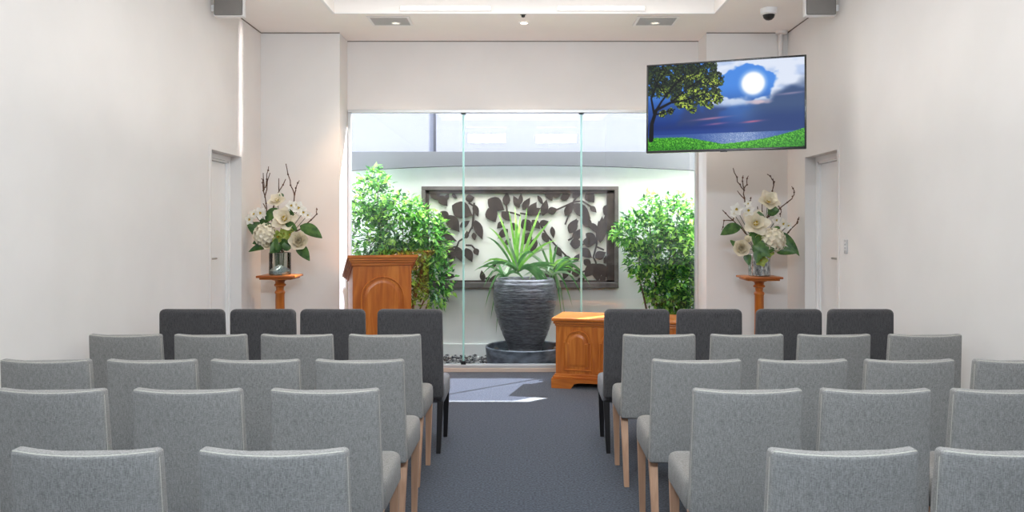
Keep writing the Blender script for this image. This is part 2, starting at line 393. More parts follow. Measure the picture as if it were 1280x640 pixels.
def sword(bm, a, b, w, sag, mi, n=7, side=None):
    a, b = Vector(a), Vector(b); c = (a + b) / 2 + Vector((0, 0, sag))
    rows = []
    for i in range(n + 1):
        u = i / n; p = (1 - u) ** 2 * a + 2 * u * (1 - u) * c + u * u * b
        d = (2 * (1 - u) * (c - a) + 2 * u * (b - c)).normalized()
        s = d.cross(Vector((.25, 1, .1))).normalized() if side is None else side
        nrm = s.cross(d).normalized()
        ww = w * (.55 + .45 * min(u / .3, 1)) * (1 - max(0, (u - .45) / .55) ** 1.6) / 2
        rows.append([bm.verts.new(p - s * ww + nrm * ww * .35), bm.verts.new(p), bm.verts.new(p + s * ww + nrm * ww * .35)])
    for q, r in zip(rows, rows[1:]):
        for j in (0, 1):
            f = bm.faces.new((q[j], q[j + 1], r[j + 1], r[j])); f.material_index = mi
    return
ry = random.Random(11)
def rosette(name, base_px, kk, tips, droop, nrand, seed, lab=None):
    rr = random.Random(seed); bm = bmesh.new(); B = P(*base_px, kk) - potb
    for (x, y, dk, mi, sag, w) in tips:
        sword(bm, B + Vector((rr.uniform(-.03, .03), rr.uniform(-.03, .03), 0)), P(x, y, kk + dk) - potb, w * .68, sag, mi)
    for i in range(nrand):
        a = rr.uniform(0, 2 * math.pi); L = rr.uniform(.32, .55); up = rr.uniform(-.08, .42)
        tip = B + Vector((math.cos(a) * L, math.sin(a) * L * .75, up * L * 1.6))
        sword(bm, B + Vector((rr.uniform(-.03, .03), rr.uniform(-.03, .03), -.02)), tip, rr.uniform(.028, .042), rr.uniform(.1, .22), rr.choice((0, 1, 1, 2, 2)))
    for i in range(droop):
        a = rr.uniform(0, 2 * math.pi); L = rr.uniform(.36, .52)
        tip = B + Vector((math.cos(a) * L, math.sin(a) * L * .6, rr.uniform(-.42, -.1)))
        sword(bm, B, tip, rr.uniform(.03, .05), rr.uniform(.3, .42), rr.choice((1, 1, 2)))
    return leafobj(name, bm, [M['yucA'], M['yucB'], M['yucC']], t)
rosette('leaf_rosette', (646, 338), pk, [
    (622, 265, 1, 0, .08, .055), (636, 262, 0, 0, .03, .05), (643.6, 258, 1, 0, .03, .06), (651, 266, 2, 0, 0, .06), (659, 259, 0, 0, .02, .055), (676, 261, 1, 0, .06, .055),
    (690, 274, 0, 0, .1, .05), (611, 284, 1, 0, .16, .05), (608, 296, 0, 1, .16, .045), (602, 331, 1, 0, .2, .04), (601, 345, 0, 1, .26, .04), (630, 285, 2, 2, .05, .05), (696, 300, 2, 0, .14, .05)], 5, 9, 5)
rosette('leaf_rosette', (690, 342), 101.5, [
    (687, 300, 0, 0, .03, .055), (697, 305, 0, 1, .03, .05), (705, 325, 1, 0, .12, .05), (725, 324, 0, 0, .14, .045), (735, 352, -1, 1, .2, .04), (716, 385, 0, 1, .34, .04), (728, 372, 0, 1, .32, .04),
    (690, 407, -2, 1, .4, .04), (684, 421, -2, 1, .42, .04), (702, 398, 0, 1, .36, .04), (708, 410, -1, 2, .4, .035), (672, 300, 0, 1, .05, .045)], 2, 10, 9)
rosette('leaf_rosette', (632, 345), 100.6, [
    (606, 386, 0, 1, .34, .04), (613, 401, 0, 1, .4, .04), (620, 419, -1, 1, .4, .04), (626, 405, -1, 1, .4, .035), (617, 376, -1, 2, .34, .035), (628, 418, -1, 1, .4, .04), (604, 360, 0, 1, .28, .04)], 0, 6, 13)
for i, (x, y, s) in enumerate(((.40, -.06, .06), (.36, .06, .055), (.31, -.22, .05), (.41, .03, .045), (.36, -.15, .055), (-.36, .08, .05))):
    bm = bmesh.new()
    bmesh.ops.create_icosphere(bm, subdivisions=2, radius=1)
    for v in bm.verts: v.co = Vector((v.co.x * s * .75, v.co.y * s * .7, v.co.z * s)) * (1 + .35 * noise.noise(v.co * 1.7 + Vector((i * 3, 0, 0))))
    o = obj('basin_stone', bm, M['rock'], None, True, loc=(bc.x + x * .98, bc.y + y, .11 + s * .5))
    tag(o, 'dark wet stone lying in the round basin beside the big pot', 'stone', 'dark stones in the round basin')

# bushes
def bush(name, label, blobs, kk, n, stems, seed, size):
    rr = random.Random(seed)
    base = Vector((sum((b[0] - VX) / kk for b in blobs) / len(blobs), F / kk, -.03))
    r = thing(name, label, 'bush', base)
    wts = [b[2] * b[3] for b in blobs]; bm = bmesh.new()
    def inside(p):
        best = 9
        for (x, y, rx, rz) in blobs:
            c = P(x, y, kk); best = min(best, ((p.x - c.x) / (rx / kk)) ** 2 + ((p.y - c.y) / .36) ** 2 + ((p.z - c.z) / (rz / kk)) ** 2)
        return best
    k = 0
    while k < n:
        b = rr.choices(blobs, wts)[0]; c = P(b[0], b[1], kk)
        d = Vector((rr.gauss(0, 1), rr.gauss(0, 1), rr.gauss(0, 1))).normalized() * (rr.uniform(.25, 1.12) ** .6)
        p = c + Vector((d.x * b[2] / kk, d.y * .36, d.z * b[3] / kk))
        if p.y > YW - .27 or p.y < YG + .2 or p.z < .25: continue
        if p.x < CX0 + .06 or p.x > CX1 - .06: continue
        q = inside(p)
        if q < .25 and rr.random() < .6: continue
        k += 1
        out = (d + Vector((0, -.2, .1))).normalized()
        a = (out * .6 + Vector((rr.gauss(0, .6), rr.gauss(0, .6), rr.gauss(-.15, .5)))).normalized()
        L = size * rr.uniform(.7, 1.25); W = L * rr.uniform(.42, .55)
        s = a.cross(Vector((rr.gauss(0, .5), rr.gauss(0, .5), 1))).normalized(); nn = s.cross(a)
        pts = [p, p + a * L * .4 + s * W / 2 + nn * W * .18, p + a * L * .45, p + a * L * .4 - s * W / 2 + nn * W * .18, p + a * L - nn * L * .1]
        v = [bm.verts.new(x - base) for x in pts]
        mi = rr.choices((0, 1, 2), (.42, .36, .22) if q > .7 else (.15, .4, .45))[0]  # shade inside the bush painted by picking darker leaves there
        for f in ((0, 2, 1), (0, 3, 2), (1, 2, 4), (2, 3, 4)): bm.faces.new([v[j] for j in f]).material_index = mi
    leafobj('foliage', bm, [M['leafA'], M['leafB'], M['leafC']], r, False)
    for (x, y) in stems:
        bm = bmesh.new(); tp = P(x, y, kk) - base; s0 = Vector((tp.x * .18, rr.uniform(-.05, .05), 0))
        pts = [s0.lerp(tp, i / 6) + Vector((rr.gauss(0, .012), rr.gauss(0, .02), 0)) * (i > 0) for i in range(7)]
        tube(bm, pts, [.018 - .0022 * i for i in range(7)], 7); obj('stem', bm, M['bark'], r, True)
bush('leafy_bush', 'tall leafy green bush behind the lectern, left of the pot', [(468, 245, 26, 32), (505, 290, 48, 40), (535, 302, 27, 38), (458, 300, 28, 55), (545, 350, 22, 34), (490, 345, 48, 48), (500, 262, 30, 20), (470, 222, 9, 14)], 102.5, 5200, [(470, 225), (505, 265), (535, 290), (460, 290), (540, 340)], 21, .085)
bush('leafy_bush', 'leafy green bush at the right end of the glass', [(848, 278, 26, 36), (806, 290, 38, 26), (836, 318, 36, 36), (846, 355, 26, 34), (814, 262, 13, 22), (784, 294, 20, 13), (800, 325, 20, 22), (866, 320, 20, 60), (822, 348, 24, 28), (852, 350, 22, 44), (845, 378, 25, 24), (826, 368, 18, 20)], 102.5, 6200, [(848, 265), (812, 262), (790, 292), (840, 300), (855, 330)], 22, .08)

# framed leaf screen on the courtyard wall
ka = 98.0; ya = F / ka
art = thing('framed_leaf_screen', 'dark framed panel of cut-out leaf silhouettes on the courtyard wall', 'wall art', (0, ya, 0))
def A2(x, y): p = P(x, y, ka); return (p.x, p.z)
x0, z1 = A2(527, 233); x1, z0 = A2(773, 360)
yb0, yb1 = .0, YW - ya - .002
bm = bmesh.new(); fw = .05
box(bm, x0, x1, -.03, yb1, z0, z0 + .075, .006); box(bm, x0, x1, -.03, yb1, z1 - fw, z1, .006); box(bm, x0, x0 + fw, -.03, yb1, z0 + .075, z1 - fw, .006); box(bm, x1 - fw, x1, -.03, yb1, z0 + .075, z1 - fw, .006)
obj('frame', bm, M['artframe'], art)
bm = bmesh.new(); i = fw + .012
box(bm, x0 + i, x1 - i, -.012, .02, z0 + .075, z0 + .098); box(bm, x0 + i, x1 - i, -.012, .02, z1 - fw - .04, z1 - fw); box(bm, x0 + fw, x0 + fw + .045, -.012, .02, z0 + .075, z1 - fw); box(bm, x1 - fw - .10, x1 - fw, -.012, .02, z0 + .075, z1 - fw)
obj('inner_border', bm, M['bronze'], art)
bm = bmesh.new(); box(bm, x0 + fw - .01, x1 - fw + .01, .03, yb1, z0 + .06, z1 - fw + .01); obj('backing', bm, M['artback'], art)
LV = []; ST = []
c1 = lambda x, y: (520 + x / 4.57, 225 + y / 4.57)
c2 = lambda x, y: (650 + x / 4.57, 225 + y / 4.57)
for a in [(205, 145, 325, 205, 95), (178, 200, 248, 298, 70), (338, 228, 380, 342, 48), (250, 270, 308, 232, 34), (328, 300, 336, 345, 28), (288, 335, 292, 288, 24), (283, 388, 322, 470, 48), (335, 390, 355, 432, 34), (175, 380, 222, 462, 62), (228, 378, 262, 468, 50),
          (140, 505, 215, 468, 30), (135, 545, 230, 552, 36), (385, 580, 374, 514, 32), (410, 110, 505, 172, 78), (412, 160, 455, 242, 70), (512, 148, 522, 68, 42), (590, 160, 555, 88, 36), (488, 180, 545, 235, 44), (500, 238, 462, 278, 34), (525, 280, 466, 335, 42), (540, 335, 502, 378, 28),
          (545, 245, 585, 295, 40), (168, 112, 188, 78, 24), (205, 78, 236, 108, 18), (282, 112, 335, 98, 44), (330, 138, 356, 212, 34), (100, 300, 235, 350, 60), (120, 420, 180, 470, 60), (395, 560, 440, 575, 24), (430, 590, 455, 540, 30), (440, 470, 462, 520, 22),
          (130, 90, 180, 150, 50), (140, 180, 190, 230, 50), (110, 240, 170, 320, 60), (85, 60, 140, 120, 50), (95, 350, 150, 400, 60)]:
    LV.append((*c1(a[0], a[1]), *c1(a[2], a[3]), a[4] / 4.57))
for a in [(2, 140, 6, 75, 26), (15, 170, 58, 100, 38), (45, 205, 95, 125, 50), (60, 195, 118, 160, 40), (100, 88, 134, 145, 22), (130, 205, 152, 110, 44), (15, 225, 62, 295, 62), (68, 228, 114, 280, 44), (108, 255, 165, 236, 36), (158, 185, 215, 165, 44), (128, 300, 165, 365, 38), (182, 265, 192, 335, 28),
          (258, 205, 302, 125, 44), (305, 135, 405, 222, 66), (400, 148, 438, 186, 30), (378, 70, 424, 130, 56), (282, 305, 325, 220, 54), (308, 345, 352, 275, 44), (355, 215, 415, 275, 50), (285, 365, 358, 360, 60), (358, 352, 436, 358, 56), (375, 305, 442, 350, 46), (408, 245, 442, 305, 36), (345, 392, 412, 445, 52), (428, 445, 492, 412, 50),
          (480, 200, 540, 140, 70), (458, 360, 470, 205, 56), (500, 300, 490, 190, 50), (432, 478, 366, 556, 58), (432, 480, 446, 584, 54), (438, 478, 520, 562, 56), (365, 455, 408, 492, 40), (478, 475, 535, 425, 44), (285, 475, 246, 575, 44), (295, 545, 350, 512, 44), (515, 575, 545, 510, 40), (255, 430, 295, 485, 36), (300, 100, 350, 60, 40), (180, 90, 240, 60, 50), (230, 110, 290, 80, 40), (150, 60, 185, 120, 40),
          (500, 380, 545, 330, 50), (60, 300, 20, 370, 50), (90, 330, 60, 420, 44), (200, 380, 240, 440, 40), (310, 470, 340, 420, 30), (140, 520, 230, 590, 60), (220, 470, 180, 520, 40), (330, 590, 370, 560, 40), (460, 580, 490, 540, 34)]:
    LV.append((*c2(a[0], a[1]), *c2(a[2], a[3]), a[4] / 4.57))
for pts in [(c1(232, 385), c1(245, 350), c1(290, 322), c1(328, 255), c1(332, 130)), (c1(283, 372), c1(318, 374), c1(345, 405)), (c1(516, 140), c1(520, 182), c1(560, 190), c1(600, 205)), (c1(300, 130), c1(332, 150), c1(320, 280)), (c1(130, 400), c1(235, 380)),
            (c2(418, 445), c2(438, 370), c2(440, 290), c2(452, 235)), (c2(430, 525), c2(434, 470), c2(418, 440)), (c2(350, 370), c2(434, 352)), (c2(258, 255), c2(308, 120), c2(332, 85)), (c2(308, 125), c2(355, 120), c2(410, 155)), (c2(0, 190), c2(60, 200), c2(130, 190), c2(210, 170), c2(310, 125)), (c2(330, 540), c2(430, 490)), (c2(120, 260), c2(150, 310), c2(200, 370), c2(270, 440), c2(300, 500)), (c2(275, 345), c2(300, 330), c2(330, 230)), (c2(440, 300), c2(360, 240)), (c2(434, 380), c2(480, 400))]: ST.append(pts)
bm = bmesh.new()
xa, xb, za, zb = x0 + fw + .01, x1 - fw - .01, z0 + .08, z1 - fw - .01
for (ax, ay, bx_, by, w) in LV:
    a = Vector(A2(ax, ay)); b = Vector(A2(bx_, by)); d = b - a; n = Vector((-d.y, d.x)).normalized() * (w / ka / 2) * 1.06
    pl = []
    prf = [(0, 0), (.1, .45), (.25, .85), (.42, 1), (.6, .86), (.78, .5), (.9, .2), (1, 0)]
    for u, q in prf: pl.append(a + d * u + n * q)
    for u, q in reversed(prf[1:-1]): pl.append(a + d * u - n * q)
    pl = [(min(max(p.x, xa), xb), min(max(p.y, za), zb)) for p in pl]
    y = R.uniform(0, .004); prism(bm, pl, -.004 + y, .008 + y)
for pts in ST:
    for p, q in zip(pts, pts[1:]):
        a = Vector(A2(*p)); b = Vector(A2(*q)); n = Vector((-(b - a).y, (b - a).x)).normalized() * .011
        y = R.uniform(0, .004); prism(bm, [tuple(a + n), tuple(b + n), tuple(b - n), tuple(a - n)], -.003 + y, .007 + y)
obj('leaf_cutout', bm, M['bronze'], art)

# ------------------------------------------------------------------ chairs
def slab(bm, w0, w1, t0, t1, z0, z1, Rx, Rt, rc, bulge, rec, top_dip=0.0, nz=8):
    lv = []
    n = 5
    for i in range(n + 1):
        a = math.pi / 2 * i / n; lv.append((z0 + Rt * (1 - math.sin(a)), Rt * (1 - math.cos(a)), Rt * (1 - math.cos(a))))
    lv = [(z, dx, dy) for z, dx, dy in [(z0 + Rt * (1 - math.cos(math.pi / 2 * i / n)), Rt * (1 - math.sin(math.pi / 2 * i / n)), Rt * (1 - math.sin(math.pi / 2 * i / n))) for i in range(n + 1)]]
    for i in range(1, nz): lv.append((z0 + Rt + (z1 - Rx - z0 - Rt) * i / nz, 0, 0))
    for i in range(n + 1):
        a = math.pi / 2 * i / n; lv.append((z1 - Rx * (1 - math.sin(a)), Rx * (1 - math.cos(a)), Rt * (1 - math.cos(a))))
    loops = []
    for z, dx, dy in lv:
        v = (z - z0) / (z1 - z0); w = w0 + (w1 - w0) * v; t = t0 + (t1 - t0) * v
        pts = rrect(w - 2 * dx, t - 2 * dy, max(rc - dy, .004))
        lp = []
        for x, y in pts:
            u = 2 * x / w
            lp.append((x, y + t0 / 2 - bulge * (1 - u * u) * (.35 + .65 * v) - rec * v, z - top_dip * (1 - u * u) * max(0, (v - .7) / .3)))
        loops.append(lp)
    loft(bm, loops)
def make_chair(kind):
    t = thing('upholstered_chair', 'x', 'chair')
    if kind == 'light':
        zs, zt, z0 = .565, .975, .435; fab = M['fab_light']; leg = M['oak']; wb, wt = .472, .452; tk = .07
        Rx, Rt, rc, bul, rec = .016, .014, .016, .035, .05
    else:
        zs, zt, z0 = .50, 1.05, .40; fab = M['fab_dark']; leg = M['black_leg']; wb, wt = .485, .47; tk = .085
        Rx, Rt, rc, bul, rec = .038, .022, .024, .008, .03
    bm = bmesh.new(); slab(bm, wb, wt, tk, tk * .8, z0, zt, Rx, Rt, rc, bul, rec, .008 if kind == 'light' else 0)
    back = obj('backrest', bm, fab, t, 'all')
    # seam piping along the rear upper edge
    if kind == 'light':
        bm = bmesh.new(); pts = []
        def yb(u, v): return .006 - bul * (1 - u * u) * (.35 + .65 * v) - rec * v + (tk - tk * (1 - .2 * v)) / 2
        for i in range(9):
            v = .05 + .9 * i / 8; w = wb + (wt - wb) * v; pts.append((-w / 2 + .002, yb(-1, v) + .010, z0 + v * (zt - z0)))
        for i in range(13):
            u = -.96 + 1.92 * i / 12; pts.append((u * wt / 2, yb(u, 1) + .001, zt - .005 - .008 * (1 - u * u)))
        for i in range(9):
            v = .95 - .9 * i / 8; w = wb + (wt - wb) * v; pts.append((w / 2 - .002, yb(1, v) + .010, z0 + v * (zt - z0)))
        tube(bm, pts, .003, 6); obj('piping', bm, M['fab_pipe'], back, 'all')
    bm = bmesh.new()
    ns = 5; loops = []; sw = wb + .006; sd = .47; z0s = zs - .15
    for z, d in [(z0s, .02), (z0s + .006, .008), (z0s + .02, 0), (zs - .05, 0), (zs - .025, .002), (zs - .011, .008), (zs - .003, .018), (zs, .035), (zs + .005, .12)]:
        loops.append([(x, y + tk * .9 + sd / 2, z) for x, y in rrect(sw - 2 * d, sd - 2 * d, .04)])
    loft(bm, loops); obj('seat', bm, fab if kind == 'light' else M['fab_dark_lit'], t, 'all')
    for s in (-1, 1):
        bm = bmesh.new(); square_leg(bm, (s * (sw / 2 - .026), .485, z0s + .02), (s * (sw / 2 - .034), .49, 0), .044, .03); obj('leg', bm, leg, t)
        bm = bmesh.new(); square_leg(bm, (s * (sw / 2 - .03), .07, z0s + .02), (s * (sw / 2 - .04), .025, 0), .044, .03); obj('leg', bm, leg, t)
    return t
M['fab_dark_lit'] = fabric('lit_charcoal_weave', lin(104, 106, 112), lin(140, 142, 148))  # charcoal seat cloth, light falling on it put into a paler colour
def copy_tree(o, parent=None):
    c = o.copy(); COL.objects.link(c)
    if parent: c.parent = parent
    for ch in list(o.children): copy_tree(ch, c)
    return c
protos = {}
AIS = ['beside the aisle', 'second from aisle', 'third from aisle', 'nearest the wall']
def row(kind, k, xs, desc, side, groups):
    # xs ordered outward from the aisle
    for i, (a, b) in enumerate(xs):
        if kind not in protos: o = protos[kind] = make_chair(kind)
        else: o = copy_tree(protos[kind])
        o.location = (((a + b) / 2 - VX) / k, F / k + .05, 0)
        o.rotation_euler = (0, 0, R.uniform(-.02, .02))
        o['label'] = '%s, %s of aisle, %s' % (desc, side, AIS[i]); o['category'] = 'chair'; o['group'] = groups
D = 'charcoal chair in the front row'
GD = 'charcoal chairs in the front row'
GL = 'light grey chairs in rows'
row('dark', 174, [(471, 551), (374, 453), (285, 366), (195, 277)], D, 'left', GD)
row('dark', 174, [(757, 838), (849, 929), (948, 1031), (1038, 1122)], D, 'right', GD)
G = 'grey chair in the %s'
row('light', 200, [(436, 524), (325, 414), (216, 306), (108, 200)], G % 'row behind the charcoal row', 'left', GL)
row('light', 200, [(780, 870), (890, 981), (999, 1091), (1113, 1206)], G % 'row behind the charcoal row', 'right', GL)
row('light', 247, [(393, 503), (261, 372), (130, 243), (-4, 110)], G % 'middle one of five rows', 'left', GL)
row('light', 247, [(819, 926), (950, 1062), (1084, 1197), (1222, 1334)], G % 'middle one of five rows', 'right', GL)
row('light', 302, [(336, 472), (163, 299), (-10, 128)], G % 'row before the rear row', 'left', GL)
row('light', 302, [(870, 1004), (1030, 1167), (1195, 1332)], G % 'row before the rear row', 'right', GL)
row('light', 415, [(245, 432), (7, 197)], G % 'rear row', 'left', GL)
row('light', 415, [(965, 1152), (1180, 1367)], G % 'rear row', 'right', GL)

# ------------------------------------------------------------------ timber furniture
def arch_outline(w, h, aw, n=14):              # rectangle with a narrower round arch on top
    hw, ha = w / 2, aw / 2; zs = h - ha
    pts = [(-hw, 0), (hw, 0), (hw, zs - .0), (ha, zs)]
    if hw - ha < .004: pts = [(-hw, 0), (hw, 0)]
    for i in range(n + 1):
        a = math.pi * i / n; pts.append((ha * math.cos(a), zs + ha * math.sin(a) * 1.0))
    if hw - ha >= .004: pts += [(-hw, zs)]
    return pts
def ring(bm, pts, y0, y1, ex):                 # moulding following an outline
    c = Vector((0, sum(p[1] for p in pts) / len(pts)))
    def sc_(p, e):
        return (p[0] * (1 + e / max(abs(p[0]), .05)) if abs(p[0]) > .001 else p[0], p[1])
    tube_pts = [(p[0], y0, p[1]) for p in pts]
    tube(bm, tube_pts + [tube_pts[0]], ex, 6)
def raised(bm, pts, y, depth, inset):
    cx = 0; cz = (min(p[1] for p in pts) + max(p[1] for p in pts)) / 2
    hw = max(abs(p[0]) for p in pts); hh = max(p[1] for p in pts) - cz
    f = lambda p, e: (p[0] * (1 - e / hw), cz + (p[1] - cz) * (1 - e / hh))
    loops = []
    for e, d in ((0, 0.0), (0, -.003), (inset, -depth), (inset + .004, -depth)):
        loops.append([(f(p, e)[0], y + d, f(p, e)[1]) for p in pts])
    loft(bm, loops)
def panel(parent, cx, z0, w, h, aw, y):
    bm = bmesh.new(); pts = arch_outline(w, h, aw)
    ring(bm, pts, y - .002, 0, .0095)
    p2 = arch_outline(w - .07, h - .07, aw - .06)
    p2 = [(a, b + .035) for a, b in p2]; raised(bm, p2, y, .014, .022)
    o = obj('arched_panel', bm, M['timber'], parent, True); o.location = (cx, 0, z0); return o
# lectern
th = math.radians(18)
fl = P(441, 0, 123.0)
lec = thing('lectern', 'timber lectern with sloping top and arched front panel before the glass', 'lectern', (fl.x, fl.y, 0), th)
W, Dp = .60, .44; zf, zrr = 1.30, 1.12
bm = bmesh.new()
loft(bm, [[(x, y, z) for y, z in ((0, .09), (Dp, .09), (Dp, zrr), (0, zf))] for x in (0, W)]); obj('body', bm, M['timber'], lec)
bm = bmesh.new(); box(bm, -.035, W + .035, -.035, Dp + .03, 0, .07, .006); box(bm, -.018, W + .018, -.018, Dp + .015, .07, .095, .006); obj('plinth', bm, M['timber_h'], lec)
def slope(y): return zf + (zrr - zf) * (y / Dp)
def slopebox(bm, ox, oyf, oyr, h0, h1):
    loops = []
    for o, hh in ((0, h0), (0, h1)):
        loops.append([(x, y, slope(y) + hh) for x, y in ((-ox, -oyf), (W + ox, -oyf), (W + ox, Dp + oyr), (-ox, Dp + oyr))])
    loft(bm, loops)
bm = bmesh.new()
for ox, h0, h1 in ((.014, -.055, -.03), (.028, -.03, -.012), (.042, -.012, .008)): slopebox(bm, ox, ox, ox, h0, h1)
obj('cornice', bm, M['timber_h'], lec)
bm = bmesh.new(); slopebox(bm, .058, .058, .058, .008, .034); obj('reading_top', bm, M['timber_h'], lec)
bm = bmesh.new(); loft(bm, [[(x, y, slope(y) + h) for y, h in ((Dp + .03, .034), (Dp + .052, .034), (Dp + .052, .06), (Dp + .03, .06))] for x in (0, W)]); obj('book_ledge', bm, M['timber_h'], lec)
panel(lec, W / 2, .2, .43, .93, .43, 0)
for xx, nm in ((0.012, 0), (W - .012, 0)):
    pass
# catafalque
thc = math.radians(-14)
fc = P(689, 485, 122.4)
cab = thing('timber_cabinet', 'long timber plinth cabinet with arched panels on the right of the aisle', 'cabinet', (fc.x, fc.y, 0), thc)
LW, LD, LH = 1.64, .62, .716
bm = bmesh.new(); box(bm, .04, LW - .04, .04, LD - .04, .10, LH - .07); obj('body', bm, M['timber'], cab)
bm = bmesh.new(); box(bm, .012, LW - .012, .012, LD - .012, .095, .125, .008); box(bm, .026, LW - .026, .026, LD - .026, .12, .145, .008)
obj('base_moulding', bm, M['timber_h'], cab, True)
def bracket(bm):
    for a, b in ((0, 1), (1, 0)):
        pass
bm = bmesh.new()
prof2 = [(0, 0), (.20, 0), (.225, .03), (.235, .05), (.30, .062), (LW - .30, .062), (LW - .235, .05), (LW - .225, .03), (LW - .20, 0), (LW, 0), (LW, .10), (0, .10)]
prism(bm, prof2, 0, .03); prism(bm, prof2, LD - .03, LD)
box(bm, 0, .03, .03, LD - .03, 0, .10); box(bm, LW - .03, LW, .03, LD - .03, 0, .10); obj('bracket_base', bm, M['timber_h'], cab)
bm = bmesh.new(); box(bm, .03, LW - .03, .03, LD - .03, LH - .085, LH - .06, .008); box(bm, .016, LW - .016, .016, LD - .016, LH - .062, LH - .035, .008); obj('cornice', bm, M['timber_h'], cab, True)
bm = bmesh.new(); box(bm, 0, LW, 0, LD, LH - .035, LH, .01, seg=3); obj('top_slab', bm, M['timber_h'], cab, True)
npan = 4; pw = (LW - .16) / npan
for i in range(npan):
    panel(cab, .08 + pw * (i + .5), .185, pw - .09, .40, pw - .13, .04)
for i in range(1, npan):
    bm = bmesh.new(); box(bm, .08 + pw * i - .022, .08 + pw * i + .022, .032, .042, .15, LH - .09, .004); obj('stile', bm, M['timber'], cab)

# pedestals, vases and flowers
KP = 121.0
def pedestal(x, ytop, label):
    p = P(x, ytop, KP); Z = p.z
    t = thing('flower_pedestal', label, 'pedestal', (p.x, p.y, 0), 0, 'turned timber flower pedestals')
    bm = bmesh.new(); box(bm, -.19, .19, -.19, .19, Z - .022, Z, .006); box(bm, -.165, .165, -.165, .165, Z - .042, Z - .021, .008); obj('tabletop', bm, M['timber_h'], t, True)
    bm = bmesh.new()
    pr = [(.085, Z - .042), (.08, Z - .052), (.052, Z - .062), (.045, Z - .085), (.06, Z - .10), (.06, Z - .112), (.042, Z - .122), (.038, Z - .155), (.052, Z - .172), (.054, Z - .185), (.046, Z - .2), (.047, Z - .5), (.055, .32), (.06, .25), (.045, .22), (.07, .19), (.07, .16), (.05, .14), (.05, .1)]
    lathe(bm, list(reversed(pr)), 28); obj('column', bm, M['timber'], t, True)
    for a in range(4):
        bm = bmesh.new(); c, s = math.cos(a * math.pi / 2 + math.pi / 4), math.sin(a * math.pi / 2 + math.pi / 4)
        pts = [(c * r, s * r, z) for r, z in ((.03, .15), (.09, .12), (.15, .06), (.2, .025))]
        tube(bm, pts, [.03, .028, .024, .022], 8); obj('foot', bm, M['timber'], t, True)
    return Vector((p.x, p.y, Z))
def frame_from(d):
    d = d.normalized(); u = d.cross(Vector((0, 0, 1)) if abs(d.z) < .95 else Vector((1, 0, 0))).normalized(); return u, d.cross(u), d
def petal(bm, c, axis, ang, L, W, lift, cup, mi, base=.0):
    u, v, d = frame_from(axis); r = math.cos(ang) * u + math.sin(ang) * v; s = d.cross(r)
    rows = []; n = 5
    for i in range(n + 1):
        q = i / n; wv = W * (math.sin(math.pi * min(q * .88 + .12, 1) ** .85) ** .7 if q < 1 else .18) / 2
        a = lift + cup * q
        p = c + r * (base + L * q * math.cos(a)) + d * (L * q * math.sin(a))
        nn = (-r * math.sin(a) + d * math.cos(a))
        rows.append([bm.verts.new(p + s * wv * j + nn * (abs(j) * wv * .35)) for j in (-1, -.5, 0, .5, 1)])
    for a, b in zip(rows, rows[1:]):
        for j in range(4): bm.faces.new((a[j], a[j + 1], b[j + 1], b[j])).material_index = mi
def bloom(kind, c, axis, r, rr):
    bm = bmesh.new()
    if kind == 'magnolia':
        for n, L, lift, cup in ((5, 1.0, .15, .25), (5, .85, .5, .4), (4, .55, .9, .5)):
            a0 = rr.uniform(0, 6)
            for i in range(n): petal(bm, c, axis, a0 + i * 2 * math.pi / n + rr.uniform(-.15, .15), r * L * rr.uniform(.9, 1.1), r * .95 * L, lift, cup, 0)
        u, v, d = frame_from(axis)
        bmesh.ops.create_icosphere(bm, subdivisions=2, radius=r * .17, matrix=Matrix.Translation(c + d * r * .22))
        for f in bm.faces:
            if (f.calc_center_median() - (c + d * r * .22)).length < r * .18: f.material_index = 1
        return bm, [M['petal'], M['stamen']]
    if kind == 'rose':
        for n, L, lift, cup in ((6, 1.0, .25, .55), (6, .85, .65, .5), (5, .68, .95, .45), (4, .5, 1.2, .3), (3, .38, 1.4, .2)):
            a0 = rr.uniform(0, 6)
            for i in range(n): petal(bm, c, axis, a0 + i * 2 * math.pi / n, r * L, r * 1.0 * L, lift, cup, 0)
        return bm, [M['petal']]
    if kind == 'orchid':
        a0 = rr.uniform(0, 6)
        for i in range(5): petal(bm, c, axis, a0 + i * 2 * math.pi / 5, r, r * .8, .1, .1, 0)
        for i in range(3): petal(bm, c + frame_from(axis)[2] * r * .08, axis, a0 + .4 + i * 2.1, r * .35, r * .28, .6, .3, 1)
        return bm, [M['petalw'], M['stamen']]
    if kind == 'hellebore':
        a0 = rr.uniform(0, 6)
        for i in range(5): petal(bm, c, axis, a0 + i * 2 * math.pi / 5, r, r * .95, .3, .3, 0)
        for i in range(4): petal(bm, c + frame_from(axis)[2] * r * .08, axis, a0 + i * 1.57, r * .3, r * .25, .8, .3, 1)
        return bm, [M['lime'], M['stamen']]
    if kind == 'hydrangea':
        bmesh.ops.create_icosphere(bm, subdivisions=2, radius=r * .8, matrix=Matrix.Translation(c))
        for i in range(70):
            ph = math.acos(1 - 2 * (i + .5) / 70); tt = i * 2.39996
            d = Vector((math.sin(ph) * math.cos(tt), math.sin(ph) * math.sin(tt), math.cos(ph)))
            if d.dot(axis) < -.45: continue
            q = c + d * r * .82
            for j in range(4): petal(bm, q, d + Vector((rr.gauss(0, .2),) * 3), j * math.pi / 2 + i, r * .24, r * .26, .15, .2, 0)
        return bm, [M['petal']]
